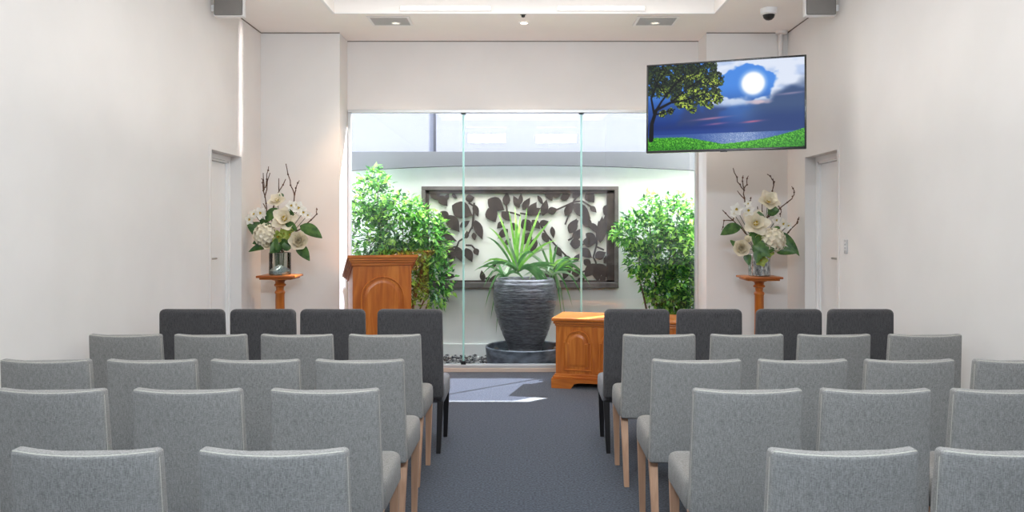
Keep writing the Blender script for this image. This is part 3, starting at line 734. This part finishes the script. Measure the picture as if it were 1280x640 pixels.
def bigleaf(a, b, w, droop, tilt):
    bm = bmesh.new(); n = 8; d = b - a; s0 = d.cross(Vector((0, 1, tilt))).normalized(); rows = []
    for i in range(n + 1):
        q = i / n; p = a + d * q + Vector((0, 0, droop * 4 * q * (1 - q))); ww = w / 2 * (math.sin(math.pi * q ** .8) ** .8 if 0 < q < 1 else .02)
        nn = s0.cross(d.normalized())
        rows.append([bm.verts.new(p + s0 * ww * j + nn * abs(j) * ww * .25) for j in (-1, -.5, 0, .5, 1)])
    for q, r in zip(rows, rows[1:]):
        for j in range(4): bm.faces.new((q[j], q[j + 1], r[j + 1], r[j]))
    return bm
def arrangement(ped, label, conv, vase_x, twigs, flowers, leaves, seed):
    rr = random.Random(seed); t = thing('flower_arrangement', label, 'flowers', (ped.x, ped.y, ped.z + .02), 0)
    O = t.location.copy(); mouth = Vector((0, 0, .21)); XMIN, XMAX = XL + .02 - O.x, XR - .02 - O.x
    def q(x, y, dy=0):
        p = P(*conv(x, y), KP) - O; p.y += dy; p.x = min(max(p.x, XMIN), XMAX); return p
    for br in twigs:
        bm = bmesh.new()
        dy0 = rr.uniform(-.02, .08)
        for j, pts in enumerate(br):
            pp = [q(x, y, dy0 + rr.uniform(-.015, .015)) for x, y in pts]
            if j == 0: pp = [mouth + Vector((rr.uniform(-.04, .04), rr.uniform(-.03, .03), 0))] + pp
            fine = []
            for a, b in zip(pp, pp[1:]):
                for i in range(3): fine.append(a.lerp(b, i / 3) + Vector((rr.gauss(0, .004), rr.gauss(0, .004), rr.gauss(0, .003))))
            fine.append(pp[-1]); nn = len(fine)
            tube(bm, fine, [(.008 if j == 0 else .0062) * (1 - .5 * i / nn) for i in range(nn)], 6)
            for i in range(3, nn - 1, 2):
                bmesh.ops.create_icosphere(bm, subdivisions=1, radius=.0105, matrix=Matrix.Translation(fine[i]))
        obj('twig', bm, M['twig'], t, True)
    bm = bmesh.new()
    for kind, x, y, r, ax in flowers:
        c = q(x, y, -.10 - (.05 if kind in ('hydrangea', 'rose', 'hellebore') else 0))
        m0 = mouth + Vector((rr.uniform(-.05, .05), rr.uniform(-.04, .04), 0))
        tube(bm, [Vector((m0.x * .7, m0.y * .7, .03)), m0, m0.lerp(c, .5) + Vector((0, 0, .02)), c], .0035, 5)
    obj('flower_stem', bm, M['stem'], t, True)
    for kind, x, y, r, ax in flowers:
        c = q(x, y, -.10 - (.05 if kind in ('hydrangea', 'rose', 'hellebore') else 0))
        b, ms = bloom(kind, c, Vector(ax), r / KP * {'rose': 1.4, 'hellebore': 1.5, 'orchid': 1.15}.get(kind, 1.1), rr)
        leafobj({'magnolia': 'magnolia_bloom', 'rose': 'rose_bloom', 'orchid': 'orchid_bloom', 'hellebore': 'hellebore_bloom', 'hydrangea': 'hydrangea_head'}[kind], b, ms, t)
    for (xa, ya_, xb, yb_, w, dy0, dy1) in leaves:
        b = bigleaf(q(xa, ya_, dy0), q(xb, yb_, dy1), w / KP, .02, rr.uniform(-.3, .3)); leafobj('leaf', b, [M['fleaf']], t)
    bm = bmesh.new(); rv = 0
    return t
def vase(ped, label, m, filler):
    t = thing('glass_vase', label, 'vase', (ped.x, ped.y, ped.z + .001))
    bm = bmesh.new(); lathe(bm, [(.02, .006), (.1, .0), (.11, .006), (.111, .03), (.111, .226), (.107, .23), (.104, .226)] + ([(.104, .012), (.02, .012)] if not filler else []), 40, cap=not filler)
    obj('cylinder', bm, m, t, True)
    if filler:
        bm = bmesh.new(); lathe(bm, [(.10, .012), (.104, .03), (.1, .045), (.06, .075), (.02, .1)], 32)
        for v in bm.verts: v.co.z += .012 * noise.noise(v.co * 60)
        for i in range(120):
            a = rr_.uniform(0, 6.3); r = .098 * math.sqrt(rr_.random()); s = rr_.uniform(.006, .011)
            bmesh.ops.create_icosphere(bm, subdivisions=1, radius=s, matrix=Matrix.Translation((r * math.cos(a), r * math.sin(a), .02 + .08 * (1 - r / .1) + rr_.uniform(0, .012))))
        obj('crushed_glass_filler', bm, M['crystal'], t)
    return t
rr_ = random.Random(5)
pl = pedestal(350, 343.5, 'turned timber pedestal in the left alcove beside the lectern'); pr_ = pedestal(949, 345, 'turned timber pedestal in the right alcove below the screen')
vase(pl, 'clear glass vase with crushed glass on the left pedestal', M['vase_clear'], True)
vase(pr_, 'mottled silver glass vase on the right pedestal', M['vase_silver'], False)
cl = lambda x, y: (300 + x / 4.267, 200 + y / 4.267)
cr_ = lambda x, y: (890 + x / 4.575, 210 + y / 4.575)
arrangement(pl, 'cream flowers with bare twigs and large leaves in the left alcove', cl, 0, [
    [[(170, 400), (150, 320), (140, 230), (125, 130), (120, 100)], [(140, 150), (150, 100), (155, 35)], [(138, 200), (165, 70)], [(132, 160), (128, 70)], [(140, 260), (125, 232)]],
    [[(175, 380), (155, 280), (190, 190), (235, 100)], [(200, 170), (195, 95)]],
    [[(270, 400), (292, 280), (292, 185), (265, 110), (245, 20)], [(292, 185), (300, 150), (320, 110)]],
    [[(300, 380), (370, 335), (410, 290), (408, 255)]],
    [[(200, 450), (75, 410), (25, 350)]], [[(190, 430), (75, 350), (45, 315)]]],
    [('magnolia', 215, 222, 11, (0, -.8, .5)), ('orchid', 130, 285, 7.5, (-.2, -1, .1)), ('orchid', 95, 290, 6, (-.3, -1, .2)), ('orchid', 72, 318, 6.5, (-.3, -1, 0)), ('magnolia', 255, 318, 17, (.1, -1, .35)),
     ('orchid', 290, 245, 6.5, (.1, -1, .1)), ('orchid', 328, 258, 7.5, (.2, -1, .2)), ('orchid', 352, 280, 6, (.3, -1, 0)), ('orchid', 375, 295, 5, (.3, -1, 0)), ('orchid', 318, 242, 5, (0, -1, .3)),
     ('hydrangea', 158, 398, 14, (0, -1, .1)), ('rose', 176, 446, 7, (0, -1, 0)), ('rose', 338, 432, 12.5, (.15, -1, .1)), ('hellebore', 172, 405, 5, (0, -1, .1)), ('hellebore', 228, 410, 6.5, (0, -1, .1)), ('hellebore', 292, 398, 6.5, (0, -1, .1)), ('hellebore', 262, 395, 5.5, (0, -1, .3)), ('hellebore', 275, 440, 4.5, (.1, -1, 0))],
    [(335, 350, 462, 416, 15, -.12, -.18), (320, 455, 402, 534, 14, -.16, -.22), (150, 400, 55, 345, 18, -.08, -.1), (150, 330, 218, 258, 12, -.09, -.12), (190, 455, 80, 487, 9, -.16, -.2), (260, 300, 310, 290, 10, -.1, -.14), (225, 215, 238, 180, 8, -.1, -.08), (190, 440, 240, 478, 16, -.18, -.26), (250, 455, 200, 492, 14, -.18, -.26), (250, 350, 335, 375, 12, -.14, -.2), (200, 380, 150, 360, 12, -.14, -.2), (240, 470, 300, 440, 14, -.16, -.24), (130, 360, 155, 320, 12, -.08, -.12), (300, 470, 255, 450, 14, -.2, -.22), (150, 440, 90, 445, 10, -.1, -.14)], 31)
arrangement(pr_, 'cream flowers with bare twigs and large leaves in the right alcove', cr_, 0, [
    [[(230, 400), (185, 195), (180, 125), (150, 80), (120, 0)], [(180, 125), (192, 95), (205, 45)], [(178, 120), (172, 80), (178, 42)], [(185, 180), (145, 130)], [(186, 200), (215, 190), (220, 165)]],
    [[(290, 380), (345, 160), (355, 80), (315, 35)], [(352, 100), (345, 60)], [(345, 160), (395, 240), (390, 280)]],
    [[(290, 380), (310, 290), (380, 245), (465, 175), (482, 140), (460, 105)]],
    [[(300, 450), (415, 390), (480, 320), (510, 280)], [(488, 315), (490, 290)]],
    [[(250, 420), (200, 370), (130, 300), (70, 240)], [(130, 298), (85, 300), (65, 355)], [(130, 300), (150, 250)]],
    [[(270, 360), (262, 260), (258, 220)], [(262, 280), (285, 250), (290, 140)]]],
    [('magnolia', 302, 198, 15, (.1, -.8, .5)), ('magnolia', 232, 322, 17, (-.1, -1, .35)), ('rose', 145, 458, 11, (-.25, -1, .1)), ('hydrangea', 322, 412, 15, (.1, -1, .1)), ('orchid', 125, 238, 7.5, (-.2, -1, .1)), ('orchid', 190, 245, 7.5, (0, -1, .1)), ('orchid', 110, 262, 5, (-.2, -1, 0)), ('orchid', 188, 208, 5, (0, -1, .3)),
     ('orchid', 348, 300, 6, (.2, -1, .1)), ('orchid', 385, 320, 6.5, (.3, -1, 0)), ('orchid', 415, 330, 5, (.3, -1, 0)), ('rose', 178, 412, 5, (0, -1, .5)), ('hellebore', 268, 430, 6, (0, -1, .1)), ('hellebore', 292, 480, 5.5, (.1, -1, -.1)), ('hellebore', 252, 520, 6.5, (0, -1, -.2)), ('hellebore', 245, 400, 5, (0, -1, .1))],
    [(150, 335, 20, 382, 14, -.12, -.2), (365, 365, 462, 500, 11, -.14, -.2), (335, 475, 438, 485, 11, -.16, -.22), (168, 490, 176, 552, 10, -.2, -.22), (300, 260, 362, 245, 14, -.1, -.13), (215, 275, 280, 282, 9, -.1, -.14), (230, 400, 190, 370, 12, -.14, -.16), (210, 470, 330, 455, 18, -.18, -.24), (250, 370, 205, 440, 14, -.14, -.22), (200, 440, 290, 500, 18, -.2, -.25), (120, 420, 100, 450, 12, -.12, -.16), (330, 340, 360, 380, 12, -.1, -.14), (240, 470, 215, 540, 12, -.22, -.24)], 32)

# ------------------------------------------------------------------ television
A = P(808.5, 80, 136); B = P(1008, 70, 145)
tvc = Vector(((A.x + B.x) / 2, (A.y + B.y) / 2, 0)); ang = math.atan2(B.y - A.y, B.x - A.x)
TW = math.hypot(B.x - A.x, B.y - A.y); ztop = (A.z + B.z) / 2; TH = .813
tv = thing('wall_television', 'large flat screen showing a moonlit tree landscape, high on right wall', 'television', (tvc.x, tvc.y, ztop), ang)
tv.rotation_euler = (math.radians(-2.0), 0, ang)
bm = bmesh.new(); box(bm, -TW / 2, TW / 2, .004, .045, -TH, 0, .006); box(bm, -.35, .35, .045, .07, -.6, -.2, .01); obj('casing', bm, M['bezel'], tv, True)
bw = .016
bm = bmesh.new()
box(bm, -TW / 2, TW / 2, -.006, .005, -bw, 0, .002); box(bm, -TW / 2, TW / 2, -.006, .005, -TH, -TH + bw * 1.3, .002); box(bm, -TW / 2, -TW / 2 + bw, -.006, .005, -TH + bw * 1.3, -bw, .002); box(bm, TW / 2 - bw, TW / 2, -.006, .005, -TH + bw * 1.3, -bw, .002)
box(bm, -.03, .03, -.006, .004, -TH - .008, -TH + .002, .002); obj('bezel', bm, M['bezel'], tv, True)
def screen_image(nx, ny):
    u, v = np.meshgrid(np.linspace(0, 1, nx), np.linspace(0, 1, ny))
    rng = np.random.default_rng(4)
    def vn(su, sv, seed):                          # value noise
        g = np.random.default_rng(seed).random((int(sv) + 3, int(su) + 3)); a = u * su; b = v * sv
        i, j = a.astype(int), b.astype(int); fx, fy = a - i, b - j; fx = fx * fx * (3 - 2 * fx); fy = fy * fy * (3 - 2 * fy)
        return (g[j, i] * (1 - fx) + g[j, i + 1] * fx) * (1 - fy) + (g[j + 1, i] * (1 - fx) + g[j + 1, i + 1] * fx) * fy
    def fbm(su, sv, seed): return (vn(su, sv, seed) + .5 * vn(su * 2, sv * 2, seed + 1) + .25 * vn(su * 4, sv * 4, seed + 2)) / 1.75
    sm = lambda a, b, x: np.clip((x - a) / (b - a), 0, 1) ** 2 * (3 - 2 * np.clip((x - a) / (b - a), 0, 1))
    col = np.zeros((ny, nx, 3))
    def mixc(c, m): col[:] = col * (1 - m[..., None]) + np.array(c, float) * m[..., None]
    mixc((74, 138, 226), np.ones_like(u))
    mixc((38, 76, 150), sm(.25, .6, v)); mixc((22, 50, 122), sm(.55, .75, v)); mixc((32, 62, 138), sm(.74, .8, v))
    n1 = fbm(7, 5, 10)
    mixc((46, 62, 110), sm(.35, .6, n1) * sm(.4, .55, v) * (1 - sm(.66, .78, v)) * .8)
    d = np.sqrt(((u - .655) / .19) ** 2 + ((v - .25) / .21) ** 2) + (fbm(14, 9, 20) - .5) * .7
    white = sm(.92, 1.06, d) * (u > .42) * (1 - sm(.40, .5, v - .10 * (1 - u) + .05 * (n1 - .5)))
    mixc((222, 230, 246), white)
    mixc((176, 196, 232), white * sm(.45, .7, fbm(10, 8, 30)) * .8)
    # dark cloud bank rising to the right
    bank = sm(.0, .13, v - (.43 - .22 * sm(.62, .98, u)) + (fbm(7, 6, 40) - .5) * .26) * sm(.58, .72, u + (fbm(9, 7, 41) - .5) * .1)
    mixc((60, 82, 124), bank * (1 - sm(.6, .72, v))); mixc((36, 60, 116), bank * sm(.5, .66, v) * .9)
    low = sm(.0, .05, .068 - np.sqrt(((u - .575) / 1.9) ** 2 + ((v - .465) / 1.0) ** 2) + (fbm(14, 10, 50) - .5) * .07)
    mixc((214, 222, 240), low)
    low2 = sm(.0, .03, .035 - np.sqrt(((u - .72) / 2.6) ** 2 + ((v - .48)) ** 2) + (fbm(14, 10, 55) - .5) * .04)
    mixc((226, 196, 200), low2 * .9)
    mr = np.sqrt(((u - .685) * 1.78) ** 2 + (v - .265) ** 2)
    mixc((210, 228, 252), (1 - sm(.10, .19, mr)) * .8); mixc((255, 255, 255), 1 - sm(.108, .145, mr))
    glow = np.exp(-(((u - .6) / .12) ** 2 + ((v - .6) / .16) ** 2)) * .35; mixc((90, 140, 200), glow)
    for (a, b, w, c) in ((.42, .645, .10, (190, 130, 160)), (.68, .70, .06, (214, 110, 140)), (.45, .71, .07, (150, 100, 150)), (.92, .40, .08, (150, 140, 170))):
        mixc(c, np.exp(-(((u - a) / w) ** 2 + ((v - b + (u - a) * .12) / .011) ** 2)) * .8)
    sea = sm(.815, .822, v); mixc((52, 84, 156), sea)
    gl = sea * np.exp(-((u - .6) / .2) ** 2); mixc((150, 172, 210), gl * .55)
    mixc((214, 224, 240), gl * (rng.random(u.shape) > .72) * .6)
    hill = np.where(u < .25, .845 + .01 * u, np.where(u < .49, .847 + (u - .25) * .38, .938 - (u - .49) * .29 + .03 * np.sin((u - .49) * 6.1)))
    hill = hill + (rng.random(u.shape) - .5) * .012
    grass = sm(0, .008, v - hill); gn = vn(190, 105, 60) * .6 + rng.random(u.shape) * .4
    mixc((52, 140, 34), grass); mixc((118, 214, 62), grass * sm(.45, .8, gn) * (1 - .6 * sm(.05, .14, v - hill)))
    mixc((18, 58, 22), grass * sm(.5, .85, 1 - gn) * (.35 + .65 * sm(.02, .12, v - hill)))
    # tree
    def seg(a, b, w0, w1, c=(14, 16, 22)):
        ax, ay, bx, by = a[0] * 1.78, a[1], b[0] * 1.78, b[1]; x, y = u * 1.78, v; L = (bx - ax) ** 2 + (by - ay) ** 2
        t = np.clip(((x - ax) * (bx - ax) + (y - ay) * (by - ay)) / L, 0, 1); dd = np.hypot(x - ax - t * (bx - ax), y - ay - t * (by - ay))
        mixc(c, 1 - sm(0, .006, dd - (w0 + (w1 - w0) * t)))
    blobs = [(.02, .1, .12), (.1, .08, .14), (.2, .07, .14), (.3, .09, .13), (.39, .07, .1), (.43, .2, .1), (.36, .22, .13), (.26, .24, .12), (.15, .25, .12), (.05, .26, .1), (.42, .33, .09), (.32, .34, .11), (.46, .42, .055), (.38, .43, .07), (.28, .44, .08), (.2, .38, .08), (.30, .53, .04), (.22, .46, .05), (.10, .565, .04), (.15, .54, .035), (.41, .5, .035)]
    can = np.zeros_like(u) - 1
    for (a, b, r) in blobs: can = np.maximum(can, 1 - np.sqrt(((u - a) * 1.78) ** 2 + (v - b) ** 2) / (r * 1.25))
    fo = vn(120, 68, 70); fo2 = vn(170, 96, 71); fo3 = vn(22, 13, 72); fo4 = vn(60, 34, 73)
    canopy = sm(.02, .12, can + (fo - .5) * .35) * sm(.30, .40, .4 * fo + .25 * fo3 + .35 * fo4 + .12 * np.clip(can, 0, .6))
    mixc((26, 36, 28), canopy * .97)
    lit = sm(.42, .68, .5 * fo3 + .5 * np.clip(1.3 * v + .12 + .5 * (u - .2), 0, 1))
    mixc((112, 140, 52), canopy * sm(.52, .66, fo) * (.35 + .65 * lit))
    mixc((190, 208, 84), canopy * sm(.58, .7, fo2) * sm(.3, .6, fo4) * lit)
    mixc((12, 16, 18), canopy * sm(.62, .7, 1 - fo2) * .85)
    for s in (((.02, .87), (.025, .68), .026, .020), ((.025, .68), (.055, .52), .020, .016), ((.055, .52), (.15, .44), .014, .011), ((.15, .44), (.25, .42), .010, .007), ((.25, .42), (.40, .34), .007, .003), ((.055, .52), (.09, .42), .012, .008), ((.09, .42), (.17, .25), .008, .006), ((.17, .25), (.25, .1), .006, .003), ((.04, .56), (.02, .38), .011, .008), ((.02, .38), (.06, .2), .007, .004), ((.06, .2), (.12, .06), .005, .003), ((.06, .57), (.18, .52), .007, .003), ((.15, .44), (.28, .26), .007, .004), ((.28, .26), (.38, .16), .005, .002), ((.09, .3), (.03, .12), .006, .003), ((.12, .36), (.08, .2), .005, .003), ((.2, .2), (.33, .12), .005, .002)): seg(*s)
    return np.clip(col / 255, 0, 1)
nx, ny = 360, 204
img = screen_image(nx, ny)
xs = np.linspace(-TW / 2 + bw, TW / 2 - bw, nx); zs_ = np.linspace(-bw, -TH + bw * 1.3, ny)
co = np.zeros((ny, nx, 3)); co[..., 0] = xs[None, :]; co[..., 2] = zs_[:, None]
idx = np.arange(nx * ny).reshape(ny, nx)
q = np.stack([idx[:-1, :-1], idx[1:, :-1], idx[1:, 1:], idx[:-1, 1:]], -1).reshape(-1, 4)
me = bpy.data.meshes.new('screen'); me.from_pydata(co.reshape(-1, 3).tolist(), [], q.tolist())
ca = me.color_attributes.new('picture', 'FLOAT_COLOR', 'POINT')
li = np.where(img <= .04045, img / 12.92, ((img + .055) / 1.055) ** 2.4)
ca.data.foreach_set('color', np.concatenate([li.reshape(-1, 3), np.ones((nx * ny, 1))], 1).astype(np.float32).ravel())
m = mat('lit_screen', (.005, .005, .006, 1), .3); nt = m.node_tree; at = nt.nodes.new('ShaderNodeAttribute'); at.attribute_name = 'picture'
bs = nt.nodes['Principled BSDF']; nt.links.new(at.outputs['Color'], bs.inputs['Emission Color']); bs.inputs['Emission Strength'].default_value = 1.0
bs.inputs['Specular IOR Level'].default_value = .08
SCREEN = bs
me.materials.append(m); so = bpy.data.objects.new('screen', me); COL.objects.link(so); so.parent = tv
bm = bmesh.new()                                    # swivel arm to the right wall
ca_, sa_ = math.cos(-ang), math.sin(-ang)
def tvl(p): d = Vector(p) - Vector((tvc.x, tvc.y, ztop)); return Vector((d.x * ca_ - d.y * sa_, d.x * sa_ + d.y * ca_, d.z))
zz = ztop - .4
tube(bm, [(0, .07, -.4), (.12, .5, -.4), tvl((2.81, YC - .06, zz))], .022, 8)
box(bm, -.1, .1, .065, .085, -.55, -.25)
w_ = tvl((2.81, YC - .04, zz)); tube(bm, [w_ + Vector((0, 0, -.12)), w_ + Vector((0, 0, .12))], .02, 8)
obj('swivel_bracket', bm, M['black'], tv, True)
# cable conduit in the corner
bm = bmesh.new(); px = (974.5 - VX) / KC
tube(bm, [(px, YC - .026, 2.58), (px, YC - .026, ZC - .03)], .025, 14); tube(bm, [(px, YC - .026, ZC - .035), (px, YC - .026, ZC)], .026, 14); lathe(bm, [(.06, ZC - .03), (.065, ZC)], 20, (px, YC - .066, 0))
tag(obj('cable_conduit', bm, M['wall'], None, True), 'white round cable conduit from ceiling, behind the screen', 'conduit')

# ------------------------------------------------------------------ ceiling fittings and speakers
p = P(961, 11, 129.5)
t = thing('dome_camera', 'white security dome with dark lens on the ceiling above the screen', 'security camera', (p.x, p.y, ZC))
bm = bmesh.new(); lathe(bm, [(.06, -.06), (.078, -.05), (.083, -.02), (.083, 0)], 32); obj('housing', bm, M['white'], t, True)
bm = bmesh.new(); lathe(bm, [(.004, -.112), (.03, -.105), (.05, -.086), (.057, -.06)], 28); obj('dome', bm, M['black'], t, True)
def speaker(x0, x1, yb, s, label):
    k = 138.0; a, b = P(x0, yb, k), P(x1, yb, k)
    if s < 0: cx = XL + .03
    t = thing('wall_speaker', label, 'speaker', ((a.x + b.x) / 2, a.y, a.z)); w = (b.x - a.x) / 2; h = ZC - .02 - a.z
    bm = bmesh.new(); box(bm, -w, w, .008, .08, 0, h, .006); obj('cabinet', bm, M['white'], t, True)
    bm = bmesh.new(); box(bm, -w + .008, w - .008, -.006, .009, .008, h - .006, .012, seg=3); obj('grille', bm, M['grey_grille'], t, True)
    bm = bmesh.new(); xw = (XL if s < 0 else XR) - (a.x + b.x) / 2; lo, hi = sorted((s * (w - .002), xw))
    box(bm, lo, hi, .03, .07, .05, .11, .004); obj('bracket', bm, M['white'], t)
speaker(266.5, 304, 20, -1, 'grey fronted speaker high on the left wall near the ceiling')
speaker(1007, 1046, 19.5, 1, 'grey fronted speaker high on the right wall above the screen')
def vent(x, label):
    y = (7.98 + 8.36) / 2; t = thing('ceiling_vent', label, 'vent', (x, y, ZC), 0, 'ceiling air vents')
    w, d = .185, .15
    bm = bmesh.new(); 
    for a, b, c, e in ((-w - .03, w + .03, -d - .03, -d), (-w - .03, w + .03, d, d + .03), (-w - .03, -w, -d, d), (w, w + .03, -d, d)): box(bm, a, b, c, e, -.01, -.0005, .003)
    obj('frame', bm, M['white'], t)
    bm = bmesh.new(); box(bm, -w, w, -d, d, -.004, -.0005); obj('backing', bm, M['ventdark'], t)
    bm = bmesh.new()
    for i in range(16): yy = -d + .01 + i * (2 * d - .02) / 15; box(bm, -w, w, yy - .006, yy + .005, -.009, -.003)
    obj('grille', bm, M['vent'], t)
vent((494 - VX) / 118, 'grey slatted ceiling vent on the left, toward the corner'); vent((814 - VX) / 118, 'grey slatted ceiling vent on the right, above the screen')
def spot(name, loc, energy, ang, blend, col=(1, .86, .68), rot=(0, 0, 0), size=.05, parent=None):
    l = bpy.data.lights.new(name, 'SPOT'); l.energy = energy; l.spot_size = math.radians(ang); l.spot_blend = blend; l.color = col; l.shadow_soft_size = size
    o = bpy.data.objects.new(name, l); COL.objects.link(o); o.location = loc; o.rotation_euler = rot
    if parent: o.parent = parent
    return o
for x, lb in ((495, 'left recessed ceiling downlight, by the left vent'), (655, 'middle recessed ceiling downlight, above the aisle'), (819, 'right recessed ceiling downlight, by the right vent')):
    xx = (x - VX) / 121.4; yy = F / 121.4
    t = thing('recessed_downlight', lb, 'downlight', (xx, yy, ZC), 0, 'recessed downlights')
    bm = bmesh.new(); lathe(bm, [(.038, -.004), (.042, -.01), (.052, -.008), (.058, -.001)], 28, cap=False); obj('trim_ring', bm, M['white'], t, True)
    bm = bmesh.new(); lathe(bm, [(.0385, -.006), (.036, -.003)], 24); obj('lens', bm, M['lens'], t)
    spot('downlight_lamp', (0, 0, -.03), 45, 110, .6, parent=t)
for a, b, lb in ((500, 614, 'left warm strip light inside the ceiling recess'), (696, 806, 'right warm strip light inside the ceiling recess')):
    xa, xb = (a - VX) / 127.4, (b - VX) / 127.4
    t = thing('strip_light', lb, 'strip light', ((xa + xb) / 2, HY1 - .03, ZC + .035), 0, 'recess strip lights'); w = (xb - xa) / 2
    bm = bmesh.new(); box(bm, -w, w, .01, .03, -.025, .03, .003); obj('housing', bm, M['white'], t)
    bm = bmesh.new(); tube(bm, [(-w + .01, 0, 0), (w - .01, 0, 0)], .011, 12); obj('tube', bm, M['tube'], t, True)
    t2 = copy_tree(t); t2.location.y = HY0 + .04; t2.rotation_euler.z = math.pi; t2['label'] = lb.replace('inside the ceiling recess', 'at the rear end of the ceiling recess')
p = P(654, 14, 127.4)
bm = bmesh.new(); lathe(bm, [(.006, -.035), (.018, -.03), (.018, -.012), (.03, -.008), (.03, 0)], 18); o = obj('smoke_sensor', bm, M['black'], None, True, loc=(p.x, HY1 + .06, ZC)); tag(o, 'tiny dark sensor on the ceiling at the recess edge', 'sensor')
# light switch
p = Vector((XR, F / 140.7, H - 25 / 140.7))
t = thing('light_switch', 'white tall light switch plate on the right wall by the door', 'switch', p)
bm = bmesh.new(); box(bm, -.01, 0, -.036, .036, -.062, .062, .004); obj('plate', bm, M['vent'], t)
for z in (-.03, .0, .03):
    bm = bmesh.new(); box(bm, -.015, -.009, -.01, .01, z - .009, z + .009, .002); obj('rocker', bm, M['white'], t)

# ------------------------------------------------------------------ light
def area(name, loc, rot, sx, sy, e, col):
    l = bpy.data.lights.new(name, 'AREA'); l.shape = 'RECTANGLE'; l.size = sx; l.size_y = sy; l.energy = e; l.color = col
    o = bpy.data.objects.new(name, l); COL.objects.link(o); o.location = loc; o.rotation_euler = rot; return o
area('recess_lamp', ((HX0 + HX1) / 2, (HY0 + HY1) / 2, ZC + .15), (0, 0, 0), 3.4, 6.4, 125, (1, .97, .93))
area('rear_fill', (-.74, .3, 3.62), (math.radians(52), 0, 0), .84, .22, 85, (.76, .88, 1))  # added cool fill for the chair backs, no real ceiling panel
area('rear_fill', (.81, .3, 3.62), (math.radians(52), 0, 0), .9, .22, 85, (.76, .88, 1))  # second half of the added rear fill
area('ceiling_fill', (.03, 5.9, 2.2), (math.pi, 0, 0), 4.4, 4.6, 42, (1, .95, .9))  # added upward fill to brighten the ceiling, the room has no such lamp
dd = Vector((-2.12, YC, 1.75)) - Vector((-1.28, F / 121.4, ZC - .05))
spot('alcove_lamp', (-1.28, F / 121.4, ZC - .05), 130, 36, 1, (1, .62, .36), dd.to_track_quat('-Z', 'Y').to_euler(), .05)
dd = Vector((XL, 8.05, 3.02)) - Vector((1.9, 8.9, 3.02))
gl = area('added_glint', (1.9, 8.9, 3.02), dd.to_track_quat('-Z', 'Y').to_euler(), .045, 1.25, .42, (1, .99, .97)); gl.data.spread = math.radians(2)  # added narrow lamp imitating a strip of reflected sun on the left wall
world = bpy.data.worlds.new('world'); sc.world = world; world.use_nodes = True
bg = world.node_tree.nodes['Background']; wn = world.node_tree; tcw = wn.nodes.new('ShaderNodeTexCoord'); sx = wn.nodes.new('ShaderNodeSeparateXYZ'); wr = wn.nodes.new('ShaderNodeValToRGB')
wn.links.new(tcw.outputs['Generated'], sx.inputs[0]); wn.links.new(sx.outputs['Z'], wr.inputs[0]); wn.links.new(wr.outputs[0], bg.inputs['Color'])
we = wr.color_ramp.elements; we[0].position = .28; we[0].color = (.042, .044, .051, 1); we[1].position = .6; we[1].color = (.82, .90, 1.0, 1)
bg.inputs['Strength'].default_value = 18
sl = bpy.data.lights.new('sun', 'SUN'); sl.energy = 78; sl.angle = math.radians(.6); sl.color = (1, .95, .87)
so_ = bpy.data.objects.new('sun', sl); COL.objects.link(so_)
d = Vector((-.61, -.545, -1))
so_.rotation_euler = d.to_track_quat('-Z', 'Y').to_euler()

vs = sc.view_settings
vs.view_transform = 'Standard'; vs.look = 'None'; vs.gamma = 1; vs.exposure = 0; vs.use_curve_mapping = False
sc.cycles.use_denoising = True
sc.cycles.max_bounces = 10; sc.cycles.diffuse_bounces = 6; sc.cycles.transparent_max_bounces = 12
sc.cycles.sample_clamp_indirect = 6
sc.cycles.caustics_reflective = False; sc.cycles.caustics_refractive = False
